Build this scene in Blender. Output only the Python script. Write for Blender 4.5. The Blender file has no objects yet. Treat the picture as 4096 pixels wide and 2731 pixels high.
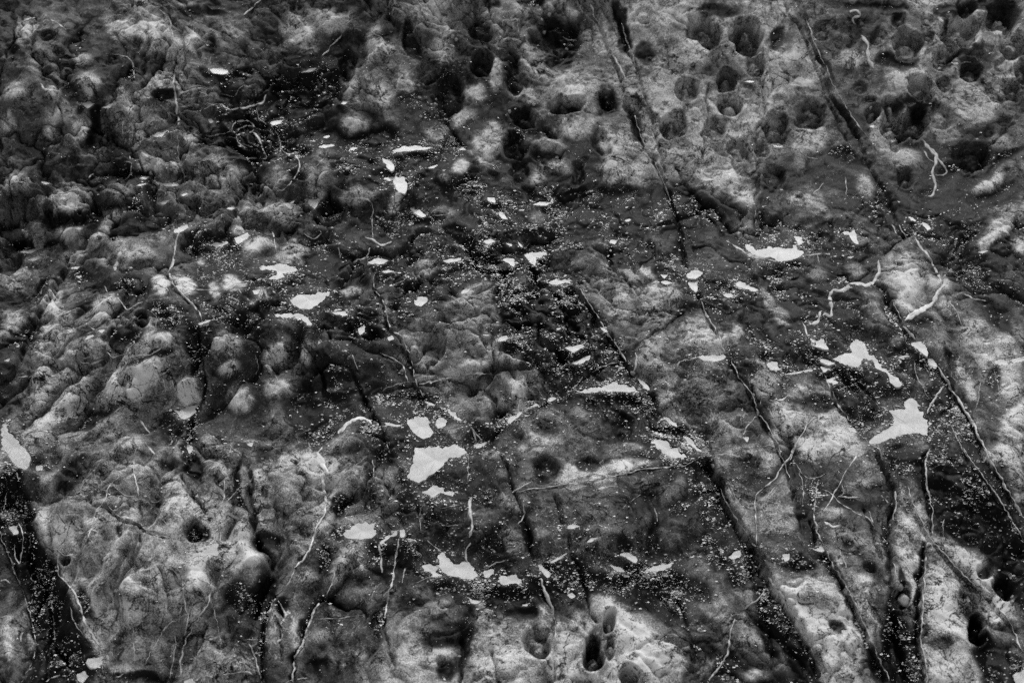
import bpy, math, random
import numpy as np

# ------------------------------------------------------------------ camera, sky, sun, exposure
SC = bpy.context.scene
CAM = np.array([0.0, -1.75, 1.45]); AIM = np.array([0.0, 0.0, 0.0]); LENS = 50.0
cd = bpy.data.cameras.new("camera"); cam = bpy.data.objects.new("camera", cd)
SC.collection.objects.link(cam); SC.camera = cam
cam.location = CAM
PITCH = math.atan2(CAM[2] - AIM[2], AIM[1] - CAM[1])
cam.rotation_euler = (math.pi / 2 - PITCH, 0, 0)
cd.lens = LENS; cd.sensor_width = 36.0; cd.clip_start = 0.05; cd.clip_end = 200.0
cd.dof.use_dof = True; cd.dof.focus_distance = 2.2; cd.dof.aperture_fstop = 6.3

SUN_EL, SUN_AZ = 43.0, 3.0          # azimuth from +Y (away from the camera) towards +X
w = bpy.data.worlds.new("World"); SC.world = w; w.use_nodes = True
nt = w.node_tree; bg = nt.nodes["Background"]
sky = nt.nodes.new("ShaderNodeTexSky"); sky.sky_type = 'NISHITA'; sky.sun_disc = False
sky.sun_elevation = math.radians(SUN_EL); sky.sun_rotation = math.radians(SUN_AZ)
bw = nt.nodes.new("ShaderNodeRGBToBW")          # the photograph is black and white
nt.links.new(sky.outputs[0], bw.inputs[0]); nt.links.new(bw.outputs[0], bg.inputs[0])
bg.inputs[1].default_value = 0.11
sl = bpy.data.lights.new("sun", 'SUN'); sl.energy = 1.5; sl.angle = math.radians(44)
sun = bpy.data.objects.new("sun", sl); SC.collection.objects.link(sun)
sun.rotation_euler = (math.radians(90 - SUN_EL), 0, math.radians(180 + SUN_AZ * -1))
SC.view_settings.view_transform = 'Standard'; SC.view_settings.look = 'None'
SC.view_settings.gamma = 1.0; SC.view_settings.use_curve_mapping = False
SC.view_settings.exposure = 1.27
SC.cycles.use_denoising = False          # keep the photograph's grain

RNG = np.random.default_rng(7); random.seed(7)
W_, H_ = 4096.0, 2731.0
FPX = LENS / 36.0 * W_
cf = np.array([0, math.cos(PITCH), -math.sin(PITCH)]); cu = np.array([0, math.sin(PITCH), math.cos(PITCH)])

def project(P):
    d = P - CAM
    z = d @ cf
    return W_ / 2 + FPX * d[..., 0] / z, H_ / 2 - FPX * (d @ cu) / z

def ray(u, v):
    return cf + np.array([1, 0, 0]) * ((u - W_ / 2) / FPX) + cu * (-(v - H_ / 2) / FPX)

def hit_level(u, v, z):
    r = ray(u, v); return CAM + r * ((z - CAM[2]) / r[2])

# ------------------------------------------------------------------ noise
PERM = RNG.random((256, 256)).astype(np.float32)
def vnoise(x, y, s=0):
    xi = np.floor(x).astype(np.int64); yi = np.floor(y).astype(np.int64)
    fx = (x - xi).astype(np.float32); fy = (y - yi).astype(np.float32)
    fx = fx * fx * fx * (fx * (fx * 6 - 15) + 10); fy = fy * fy * fy * (fy * (fy * 6 - 15) + 10)
    o = s * 37
    a = PERM[(xi + o) & 255, (yi + o * 3) & 255]; b = PERM[(xi + 1 + o) & 255, (yi + o * 3) & 255]
    c = PERM[(xi + o) & 255, (yi + 1 + o * 3) & 255]; d = PERM[(xi + 1 + o) & 255, (yi + 1 + o * 3) & 255]
    return (a * (1 - fx) + b * fx) * (1 - fy) + (c * (1 - fx) + d * fx) * fy
def fbm(x, y, oct=4, s=0, gain=0.5):
    t = 0; a = 1; n = 0
    for k in range(oct):
        r = 0.6 + k
        cx, sx = math.cos(r), math.sin(r)
        t = t + a * (vnoise((x * cx - y * sx) * 2 ** k, (x * sx + y * cx) * 2 ** k, s + k) * 2 - 1)
        n += a; a *= gain
    return t / n * 1.6
def sstep(a, b, x):
    t = np.clip((x - a) / (b - a), 0, 1); return t * t * (3 - 2 * t)

# ------------------------------------------------------------------ survey of the rock, as points on the photograph (nine overlapping tiles)
OFF = dict(A=(0, 0), B=(1350, 0), C=(2696, 0), D=(0, 900), E=(1350, 900), F=(2696, 900), G=(0, 1791), H=(1350, 1791), I=(2696, 1791))
KS = 1400.0 / 2335.0
def pt(c, x, y): return (OFF[c][0] + x * KS, OFF[c][1] + y * KS)
def pts(c, s):
    out = []
    for p in s.split():
        if p in OFF: c = p; continue
        x, y = p.split(','); out.append(pt(c, float(x), float(y)))
    return np.array(out)

# pale swellings: x y rx ry angle tone(x100)
LIGHT = dict(
A="180 190 110 100 0 50;560 400 70 60 0 45;600 560 90 80 0 42;800 180 120 80 0 52;1130 280 200 140 0 68;1000 150 140 130 0 58;1600 200 110 110 0 32;1990 250 150 120 0 48;2200 150 150 90 0 48;100 640 100 70 0 50;360 640 80 60 0 52;440 800 160 120 0 58;60 830 70 70 0 52;340 870 60 80 0 42;560 900 80 80 0 45;760 740 90 100 0 30;1280 920 60 70 0 48;1000 1080 120 110 0 48;1170 1110 70 70 0 42;1560 1150 130 90 0 62;1850 1200 90 90 0 46;2150 1200 130 110 0 42;120 1230 140 90 0 60;480 1340 130 130 0 62;740 1460 80 60 0 58;1670 1440 90 90 0 62;1900 1430 140 90 0 48;250 460 90 60 0 30;1380 640 90 50 0 25;1680 620 90 60 0 25;780 1320 130 90 0 30",
B="250 300 120 150 0 48;60 580 100 90 0 42;300 650 90 90 0 48;450 560 80 80 0 42;700 340 100 80 0 50;700 200 90 80 0 48;640 60 120 80 0 44;1230 60 80 100 0 48;900 620 90 90 0 52;1050 500 60 140 0 52;1270 640 150 60 0 58;1650 530 130 70 -25 52;1600 830 180 90 -15 64;1740 250 60 140 0 48;1030 900 120 90 0 56;980 1010 150 150 0 56;1390 980 150 60 0 58;1450 1130 130 80 0 52;1330 1200 70 90 0 48;1850 950 120 90 0 54;1830 1120 150 130 0 54;2000 1200 120 100 0 48;2150 520 80 140 0 48;2220 720 130 80 0 54;2250 350 90 120 0 48;2050 80 110 70 0 46;2000 140 90 80 0 42;2260 1000 70 90 0 54;130 800 120 90 0 42;640 870 110 100 0 46;790 800 60 70 0 42;160 1290 150 80 0 52;380 1380 60 70 0 44;700 1180 60 50 0 32;800 1100 80 60 0 46;720 1430 110 50 0 32;1340 1450 80 60 0 36;1540 130 70 60 0 60;1340 90 50 30 0 55;850 780 100 60 0 40",
C="100 400 120 110 0 54;200 1000 110 90 0 58;300 1180 160 150 0 60;440 1320 110 90 0 52;510 740 70 130 0 48;850 610 90 70 0 52;900 950 110 80 0 60;700 460 120 100 0 44;1180 400 130 100 0 52;1480 560 110 60 -10 52;1950 720 170 130 0 58;1550 1060 130 80 0 62;2150 950 130 70 0 46;2090 1200 160 70 -40 58;1250 1230 80 90 0 60;860 1290 150 100 0 58;2200 1440 210 70 -32 58;1330 900 50 70 0 50;80 60 100 50 0 42;620 1000 50 60 0 40;830 380 70 100 0 42;2250 430 90 40 0 52;2000 600 60 60 0 50;1700 420 70 50 0 30;1400 200 60 120 0 34;620 140 90 70 0 34;820 1050 60 130 0 42",
D="350 520 130 80 -60 48;690 560 130 90 -45 54;220 370 130 100 0 38;60 610 110 120 0 46;640 790 120 60 -30 42;1080 400 70 90 0 48;1230 400 80 90 0 58;1550 390 105 95 0 72;1420 440 60 110 0 40;1010 760 60 50 0 42;1100 750 50 60 0 46;470 830 90 60 -40 34;330 760 110 60 -35 38;960 980 135 110 0 62;900 1110 70 90 0 58;1190 1110 110 90 0 56;740 1020 60 130 15 48;1450 800 90 120 0 40;1550 830 80 90 0 34;1530 990 100 60 -20 42;1620 1180 110 100 0 42;1850 900 110 110 0 46;2100 850 100 120 0 42;1900 1110 130 80 0 44;690 60 50 130 10 62;480 50 100 80 0 46;250 60 90 80 0 36;520 220 70 60 0 42;960 200 110 70 0 32;1350 230 40 45 0 38;1740 480 60 60 0 52;1680 540 40 40 0 40;1620 40 60 60 0 48;1750 140 120 80 0 42;1990 190 150 100 0 38;280 980 130 60 -50 34;250 1180 150 80 -50 34;480 1150 130 70 -40 34;380 1400 160 110 -50 32;860 1480 120 90 0 36;1400 1480 60 90 0 36;1900 1330 120 120 0 34;2270 1450 70 90 0 46",
E="590 330 110 110 0 56;960 470 110 70 -20 42;900 560 110 60 0 42;1050 650 110 60 0 36;330 600 50 110 20 38;480 760 60 120 -30 42;660 650 110 80 0 28;740 740 100 90 0 34;640 920 110 70 0 42;880 970 250 55 -8 46;1080 860 90 60 0 40;1190 870 60 70 40 42;1010 1140 110 115 0 60;1180 1090 70 90 0 46;1330 1110 60 60 0 28;120 440 100 50 0 40;420 900 70 60 0 32;770 1350 110 60 0 36;1780 130 90 60 0 36;1700 210 140 60 0 32;1900 560 120 100 0 38;2100 600 150 80 0 32;2100 790 150 80 -30 36;2080 910 110 70 0 36;2200 1000 100 100 0 28;2230 1180 80 80 0 36;1600 1340 220 110 0 24;1350 1410 150 80 0 36;1280 1490 140 60 0 42;1900 1510 160 50 0 38;1000 1520 70 50 0 36;80 1420 90 90 0 38;480 130 120 60 0 18;700 480 120 60 0 18;1350 600 80 70 0 22",
F="1600 320 160 140 40 48;1560 480 90 90 0 52;1280 500 120 100 40 38;1350 620 100 90 0 34;640 480 50 110 -25 38;710 590 60 100 -35 36;240 780 160 80 0 42;410 720 60 90 0 42;500 180 110 50 0 30;1200 320 90 50 20 36;950 320 80 50 0 32;550 920 100 80 0 36;590 1050 120 110 0 36;730 1290 110 160 -30 50;680 1440 80 80 0 46;850 1280 80 80 0 40;1050 1430 130 90 0 50;870 1460 110 80 0 48;250 1150 180 120 0 32;360 1350 120 100 0 42;450 1500 110 60 0 42;850 1120 90 70 0 36;1880 930 60 90 0 36;1790 380 60 70 0 36;1800 780 160 80 -10 32;2260 1400 120 200 0 66;2150 1510 110 90 0 62;2270 1080 80 100 0 46;2000 1120 60 70 0 42;2250 700 120 120 0 36;2030 100 160 70 -40 48;2280 130 100 90 -30 54;2000 650 110 60 -30 36;1450 780 60 60 0 36;1660 1050 60 80 -20 26;450 30 110 70 0 40;1850 1420 60 130 -25 24",
G="1210 400 120 200 -25 62;1180 530 60 120 0 62;980 180 80 110 -20 48;820 330 100 70 0 48;640 370 80 70 0 48;450 420 100 100 0 42;710 500 80 90 0 42;850 600 90 110 0 48;600 600 80 110 0 38;760 780 90 120 10 44;700 930 80 80 0 38;960 800 60 130 10 42;850 980 90 60 0 34;1000 1010 120 80 0 36;1330 870 110 130 0 58;1350 1000 110 120 0 52;1320 1130 80 80 0 46;1150 880 55 110 -10 42;1640 550 60 180 -5 58;1680 730 90 60 0 62;1550 450 60 120 0 46;1500 120 90 120 0 42;2000 250 150 220 15 52;1850 310 100 160 0 46;2280 350 60 120 30 46;2050 500 100 80 0 38;1980 680 60 60 0 36;2030 880 100 80 0 48;2000 1250 80 160 10 48;1830 1180 45 200 8 44;2150 1290 90 60 0 46;2250 800 80 150 20 46;2250 1080 60 90 0 42;1600 1430 130 80 0 38;40 1300 60 170 0 48;200 200 110 60 -40 32;50 1020 50 90 -20 30;300 930 50 30 30 34;950 1380 150 90 0 30;450 780 60 60 0 32;1500 830 60 60 0 34;1450 1300 90 120 0 36;2250 1420 90 80 0 40;560 780 60 140 10 36",
H="1580 170 120 90 0 52;1780 150 150 70 0 58;1150 370 110 80 0 42;1180 640 100 110 0 48;1130 150 80 80 0 32;100 730 110 130 0 48;100 960 90 70 0 40;60 1250 120 100 0 38;100 1400 110 70 0 42;540 970 110 90 0 34;600 1100 130 80 0 38;500 1460 90 70 0 42;960 1150 90 90 0 58;1000 1290 100 80 0 48;1150 1450 170 110 0 62;1320 1250 70 70 0 58;1350 1100 80 70 0 54;1510 1260 110 90 0 58;1780 1050 120 90 0 58;2000 1250 180 120 0 72;2150 1390 170 140 0 72;1950 1440 130 100 0 72;1650 1530 120 50 0 58;720 1400 60 50 0 42;2230 310 90 80 0 42;1750 400 110 70 0 28;2250 570 110 130 0 38;1950 550 80 80 0 28;1450 580 80 90 0 34;60 220 110 160 0 52;1700 560 90 60 0 26;300 300 100 130 0 34;950 480 100 110 0 30;350 950 80 90 0 32",
I="40 260 50 90 0 36;50 560 80 110 0 34;730 480 110 130 0 42;720 300 80 90 0 38;600 90 90 90 0 38;380 260 70 110 -30 34;900 40 90 60 0 48;1300 120 80 80 0 38;1270 220 120 40 0 42;1060 430 90 60 0 46;1110 570 90 70 0 38;1250 700 120 70 0 34;1280 870 70 60 0 56;1230 960 80 90 0 48;1330 1120 40 160 -10 48;950 1000 120 100 0 38;1130 1060 100 80 0 42;1100 1400 130 190 0 52;990 1220 100 80 0 48;1630 500 90 170 -15 58;1590 720 70 80 0 52;1800 650 90 70 30 48;1800 820 110 110 0 50;1950 750 160 80 40 58;2080 920 110 70 40 58;1800 1060 130 210 0 54;1900 1290 150 130 0 48;1850 1460 150 100 0 44;2280 150 60 150 0 58;2290 340 50 90 0 48;500 1530 130 60 0 48;30 1400 60 160 0 58;320 1250 80 170 30 42;2100 1180 60 60 0 42;170 1450 90 90 0 36;430 230 60 80 0 30")
# dark hollows: x y rx ry angle tone
DARK = dict(
A="560 250 80 110 0 8;330 240 50 40 0 12;860 520 50 80 0 6;650 850 40 220 0 6;480 650 50 110 -15 8;1130 640 100 55 0 6;1880 650 220 180 0 8;1700 950 230 170 0 8;2100 600 260 150 0 8;470 1470 200 70 0 7;90 1510 110 50 0 6;330 1400 30 50 0 6;100 330 110 60 40 10;1300 80 130 50 0 14;1420 300 60 110 0 14;1500 520 200 60 0 8;2180 900 140 130 0 8;600 760 90 50 0 10;1440 60 60 60 0 12;860 1190 160 40 0 10;1950 1000 120 100 0 8;2250 1400 120 120 40 7",
B="1440 250 170 150 0 5;1490 440 90 80 -20 5;1300 20 120 40 0 6;700 480 110 90 0 14;500 260 50 160 -10 16;960 230 90 80 0 18;1180 480 75 160 0 16;1550 690 130 55 -15 12;1810 640 80 110 0 12;1900 150 50 220 -15 8;2050 330 70 100 0 12;200 950 200 130 0 7;500 1080 150 110 0 7;300 1220 100 50 0 8;600 1230 130 90 0 9;890 1260 120 160 -30 9;1700 1370 330 120 0 9;340 180 110 90 0 18;1020 30 80 50 0 14;480 640 100 60 0 12;2000 800 40 200 -20 16;560 1480 200 60 0 8;1000 1480 160 80 20 8;1250 1330 100 60 0 12;2180 1350 80 130 -25 14",
C="1500 420 160 70 -10 9;1120 1060 150 60 20 9;300 110 200 60 0 20;690 270 60 100 20 8;90 1380 150 190 -30 9;900 1470 420 60 0 9;1860 1130 60 190 35 16;2200 1060 160 40 -20 14;1300 30 320 40 0 8;1990 60 350 60 0 12;1120 800 40 170 -20 16;1000 480 40 200 -20 16;1350 1400 110 110 0 14;1700 1330 90 90 0 16;2150 1290 160 45 -25 14;560 1350 40 180 0 14;1600 700 160 60 0 10;1980 380 200 90 0 18",
D="1450 130 230 110 0 7;1150 570 90 60 0 6;850 700 150 70 -20 7;1060 560 100 70 0 6;1270 900 55 250 -5 8;1150 660 130 80 0 8;1800 600 200 70 -10 7;2200 960 110 250 -15 9;1270 1360 70 200 0 7;250 150 260 60 -10 6;760 80 25 30 0 3;950 620 45 55 0 6;1950 360 100 50 0 7;2150 1270 200 200 0 10;300 440 40 120 40 14;560 560 40 120 40 12;830 450 60 130 0 12;560 340 100 60 0 9;1750 380 140 60 0 8;1000 880 200 40 -15 8;1650 700 150 90 0 12;100 770 90 60 -40 14;600 1290 250 60 -20 18;1120 1380 90 90 0 12;2150 200 120 150 0 9",
E="1150 470 90 170 -25 6;1250 650 120 150 -20 6;1200 800 90 60 0 7;1850 870 110 60 30 7;1000 250 190 120 20 6;1350 300 80 110 0 6;2000 210 260 120 15 7;1960 1260 160 190 -30 6;300 230 120 120 0 8;200 700 120 100 0 7;600 1130 160 60 0 8;230 1350 60 170 0 4;400 1490 100 70 0 7;1470 700 90 160 -25 7;900 120 250 70 10 8;250 1080 220 90 20 7;1080 1300 130 90 0 9;1750 1180 200 60 0 9;2250 320 90 160 0 7;450 1200 150 80 0 8;100 1180 120 100 0 8;1500 950 120 100 -30 10",
F="900 520 60 160 -15 4;780 300 60 60 0 6;560 720 160 90 20 7;800 910 160 60 15 7;1200 1060 170 100 30 7;1350 1150 120 100 0 6;1350 1300 85 70 0 4;1780 1350 110 200 -15 7;1480 960 60 60 0 7;1100 350 60 40 0 7;1960 1250 45 170 -20 7;2150 1000 60 110 0 9;1450 600 40 90 -20 8;600 60 120 60 0 8;1650 640 90 40 -30 8;250 450 250 90 15 7;100 150 110 130 0 8;950 90 130 70 0 8;500 960 70 70 0 8;1830 900 40 120 -20 10;1900 200 100 200 -20 14;700 380 60 120 -20 9;2180 600 90 90 -30 14;1000 1200 110 80 20 10;130 1450 160 90 30 9",
G="100 250 110 110 0 5;140 600 120 260 0 4;290 1050 170 350 -25 4;430 1370 140 170 -30 5;1300 110 100 130 0 10;1690 300 28 290 -3 5;1780 610 120 70 0 8;1700 950 110 200 15 9;1300 570 80 75 0 7;2270 410 60 100 -20 8;1880 1050 60 70 0 6;2100 1490 100 80 0 6;2150 760 50 110 10 8;2280 610 80 60 0 8;1050 1530 330 40 0 6;790 540 20 50 0 12;430 745 40 40 0 10;500 200 200 70 -40 18;1560 950 80 110 0 12;2250 1030 90 40 10 10;600 1050 60 160 -25 12;30 350 50 200 0 6;1370 600 50 60 0 8;1780 40 60 60 0 14",
H="1370 110 90 110 0 20;1640 90 60 50 0 20;440 230 80 70 30 4;700 950 120 70 0 8;1100 990 200 70 0 9;1250 1110 80 60 0 10;1850 880 260 90 0 9;2200 1010 150 150 0 11;1600 800 140 120 0 12;900 880 220 50 0 7;750 1500 70 80 0 5;280 1150 60 70 0 6;1900 640 60 110 -20 10;2100 650 60 160 0 10;1240 560 40 150 -15 10;620 500 80 100 0 14;330 760 90 130 0 14;460 700 90 80 0 10;2050 350 130 70 0 18;480 400 70 160 0 16;830 1350 60 180 0 12;1000 700 130 80 0 14;1430 800 100 130 0 10;300 60 90 110 -30 8;650 150 60 60 -30 8;2240 60 90 40 20 9;700 1300 120 60 0 14",
I="200 330 100 220 -25 12;400 710 220 100 0 9;500 860 130 110 0 6;740 1250 90 260 -25 4;330 560 150 100 -20 12;880 480 60 130 -10 10;850 800 130 80 0 9;1490 1310 80 270 -10 5;1360 1420 55 170 -15 7;1990 320 150 260 -40 6;1830 120 130 130 0 7;2150 1410 150 160 0 6;2020 1260 75 160 -25 6;1080 1180 80 50 20 12;1170 640 40 40 0 14;2080 830 55 45 0 18;2200 940 60 90 -20 14;2280 720 60 150 -25 8;1780 1270 100 40 0 22;1180 360 180 60 20 11;950 300 60 160 0 10;1440 650 45 250 0 8;620 1300 60 190 -15 7;160 950 160 120 0 14;1520 880 30 90 0 5;1640 1050 20 250 4 8;2100 480 140 110 40 7")
# beds and slabs of differing tone: tone | outline
BEDS = '''
60|A 900,-40 1060,40 1140,130 1180,330 1300,180 1330,220 1210,430 1000,400 760,260 660,120 800,60
36|D 0,1050 150,850 480,430 760,460 1000,500 1130,660 1300,800 1330,1150 1300,1300 1280,1568 200,1568 60,1350
44|G 250,200 900,0 1300,250 1690,500 1720,750 1560,850 1480,1500 700,1568 560,1100 400,850 250,600
47|G 1730,100 2100,0 2335,100 2300,400 2100,650 1960,800 1800,750 1720,500
6|G 0,200 180,170 260,600 420,850 560,1150 680,1400 640,1600 140,1600 240,1300 180,1000 60,700 -60,560
36|E 500,920 440,740 650,560 900,420 1050,450 1150,640 1250,880 1200,945 900,985 540,1045
40|E 540,1060 900,990 1330,945 1450,1100 1300,1210 1130,1320 900,1300 640,1200
37|E 1130,1340 1400,1190 1600,1190 1800,1350 1880,1500 1500,1568 1000,1568 950,1500
38|E 1970,960 1960,840 2200,670 2335,590 F 180,520 340,850 520,1140 730,1568 200,1540 E 2335,1400 2120,1170
34|E 1600,380 1760,150 1900,150 2100,300 2335,350 2335,540 2200,650 1960,820 1900,860 1750,640
6|E 900,100 1130,250 1250,400 1400,400 1600,400 1750,660 1910,900 1830,920 1650,980 1500,780 1300,700 1120,480 1000,330
6|E 1600,1120 2000,1120 2120,1180 2335,1450 2335,1500 2100,1430 1900,1480 1850,1350 1750,1250 1600,1180
7|F 700,640 900,740 1050,860 1300,1080 1460,1310 1300,1440 1200,1350 1080,1180 950,980 800,880 650,760
8|F 1560,780 1760,960 1830,1070 1990,1310 2090,1568 1750,1568 1700,1400 1690,1250 1620,1010
35|F 1370,240 1440,150 1540,80 1600,80 1700,230 1790,410 1730,500 1590,590 1530,640 1480,520 1380,370
34|F 1800,430 2000,640 2335,500 2335,1000 2150,1050 1900,1120 1780,940 1620,780 1540,690 1700,560
62|F 2345,1150 2250,1220 2150,1380 2120,1500 2150,1600 2400,1600
36|F 400,890 620,1000 900,1000 1050,1090 1180,1320 1300,1480 1300,1568 750,1568 640,1350 520,1120
78|H 1200,290 1440,250 1480,160 1500,40 1600,100 1700,140 1900,60 2080,80 2180,110 2000,150 1800,190 1600,230
34|H 1120,60 1450,20 1480,160 1440,250 1200,290 2000,160 2200,120 2250,500 2100,700 1700,640 1340,740 1240,420
54|H 880,1600 880,1250 950,1100 1050,1150 1200,1160 1380,1080 1500,1180 1680,1040 1760,990 1900,1060 2000,1150 2200,1250 2320,1330 2300,1600
9|H 900,900 1300,850 1700,800 2335,820 2335,1180 2200,1180 2000,1080 1880,1000 1700,980 1400,1060 1200,1120 1000,1080 880,1000
38|I 230,60 420,60 560,330 545,620 430,480 310,260
46|I 560,330 700,170 770,210 840,430 800,560 640,600 555,560
10|I 230,120 400,470 560,690 480,690 330,520 180,330 150,150
5|I 500,640 600,780 690,950 800,1120 920,1360 1000,1600 780,1600 700,1350 620,1200 560,1000 500,850
48|I 650,860 750,1030 870,1220 970,1470 1010,1600 1260,1600 1260,1250 1190,1050 1080,860 900,860 780,900
48|I 950,560 1060,800 1190,1020 1310,1290 1380,1430 1360,1100 1350,900 1280,820 1200,800 1100,700
54|I 1500,200 1560,250 1660,330 1700,420 1730,600 1690,700 1660,950 1640,1200 1560,900 1500,700 1500,450
52|I 1730,600 1850,760 2040,940 2200,1110 2150,1250 2040,1150 1960,1130 1960,1300 2040,1480 2080,1600 1700,1600 1660,1300 1680,900 1690,700
58|I 1750,580 1950,680 2100,760 2150,830 2200,1000 2300,1200 2330,1320 2200,1100 2040,930 1850,750
8|I 1400,0 1480,120 1640,230 1680,300 1720,440 1760,560 1900,600 2050,720 2150,820 2250,1000 2380,1150 2380,650 2250,470 2100,240 2020,140 1930,0
17|I 1930,0 2060,0 2335,470 2335,620
6|I 1960,1150 2060,1140 2150,1300 2380,1400 2380,1600 2080,1600 2000,1400
6|I 1440,850 1480,1000 1560,1130 1620,1250 1660,1400 1680,1600 1440,1600 1390,1400 1380,1200 1420,1000
15|D 1380,60 1560,160 1700,260 1700,420 1640,520 1900,700 2100,760 2200,960 2250,1250 2100,1400 2000,1200 2030,950 1900,740 1600,620 1400,640 1280,520 1300,300
14|A 1450,560 2300,520 2335,760 2100,1050 1900,1080 1500,1060 1420,800
13|B 0,700 250,820 480,980 760,900 860,1000 720,1150 400,1320 200,1180 0,1150
13|B 1050,1250 1400,1230 1700,1250 2100,1290 2260,1400 2300,1568 1100,1568 980,1400
'''
# hollows eaten into the rock: x y rx ry angle depth-factor
PITS = dict(
B="950 435 85 85 0 1;1240 790 100 70 20 .9;1430 860 80 80 0 .6;1180 1000 88 98 0 .8;1210 1170 60 90 0 .6;1400 1050 105 85 0 .5;1600 1170 45 90 0 .6;1760 960 70 90 0 .6;2240 830 95 85 0 1;2315 600 55 80 0 1;730 630 110 130 -20 .6;600 470 90 70 0 .6;1550 690 130 60 -15 .8;1450 260 170 170 0 .35;500 290 60 140 -10 .4;1960 690 60 70 0 .6;1800 640 55 90 0 .8;50 430 65 110 0 .5;960 230 90 85 0 .5;1190 520 60 120 0 .4;2050 100 60 60 0 .6",
C="200 250 125 115 0 .9;485 265 110 120 0 1.5;95 605 68 78 0 1.1;330 550 68 82 0 1.1;525 455 80 80 0 .5;370 720 88 78 0 1;280 860 78 78 0 .9;40 830 50 85 0 .8;670 870 105 100 0 1;920 790 100 100 0 .8;720 700 62 62 0 .4;420 1000 62 62 0 .9;445 1090 85 90 0 .5;585 1000 50 60 0 1;645 1180 85 80 0 .5;1130 210 115 110 0 .4;985 220 55 60 0 .8;1560 300 95 98 0 1;1890 210 128 115 0 1.1;2180 140 125 110 0 1.1;1950 60 75 60 0 .8;1830 360 100 60 0 .9;1980 470 78 78 0 1;2270 310 100 100 0 .7;1810 570 52 58 0 1;1645 600 82 88 0 1.2;1450 730 75 72 0 1.2;1470 860 92 88 0 1.3;1605 820 85 105 0 1.2;1770 790 85 85 0 .5;1320 780 58 62 0 .9;1310 675 45 22 0 .8;1245 600 52 42 0 .4;2150 630 110 75 0 .4;2245 620 55 75 0 .9;2320 500 50 80 0 .9;2180 440 52 50 0 .6;1480 970 42 52 0 .8;1550 1190 68 66 0 1;1950 1030 120 95 10 .7;1360 240 62 62 0 .6;1500 130 62 52 0 .6;1700 250 42 42 0 .7;1690 130 46 42 0 .7;2190 810 50 42 0 .5;2090 880 42 42 0 .4;1780 420 60 50 0 .5;1300 1080 50 40 0 .4",
H="1310 1300 90 105 -20 .8;1690 1385 78 118 0 1.2;1820 1160 52 84 20 1.3;1825 1330 38 84 10 .9;1955 1515 68 90 0 1.2;1980 1390 36 26 0 .4;2190 1400 60 50 0 .2;700 1430 32 40 0 1;1380 130 90 110 0 .25;1300 570 10 10 0 0",
I="1532 990 60 82 5 1.3;2015 1225 68 96 15 1.2;2080 820 62 58 0 .4;2195 940 60 84 -20 .8;1300 790 48 26 35 .7;1080 1180 60 32 20 .5;1910 1020 26 70 -10 .4",
G="1300 570 75 80 0 .7;430 750 42 42 0 .8",
D="760 80 30 30 0 1.3;950 620 45 50 0 .8;970 460 28 40 0 .5;460 420 20 20 0 .2",
A="340 870 60 75 0 .3;180 1290 36 34 0 .5;330 1400 32 52 0 1;1100 640 70 40 0 .5;70 1480 90 60 0 .7;330 240 55 40 0 .6")

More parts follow.
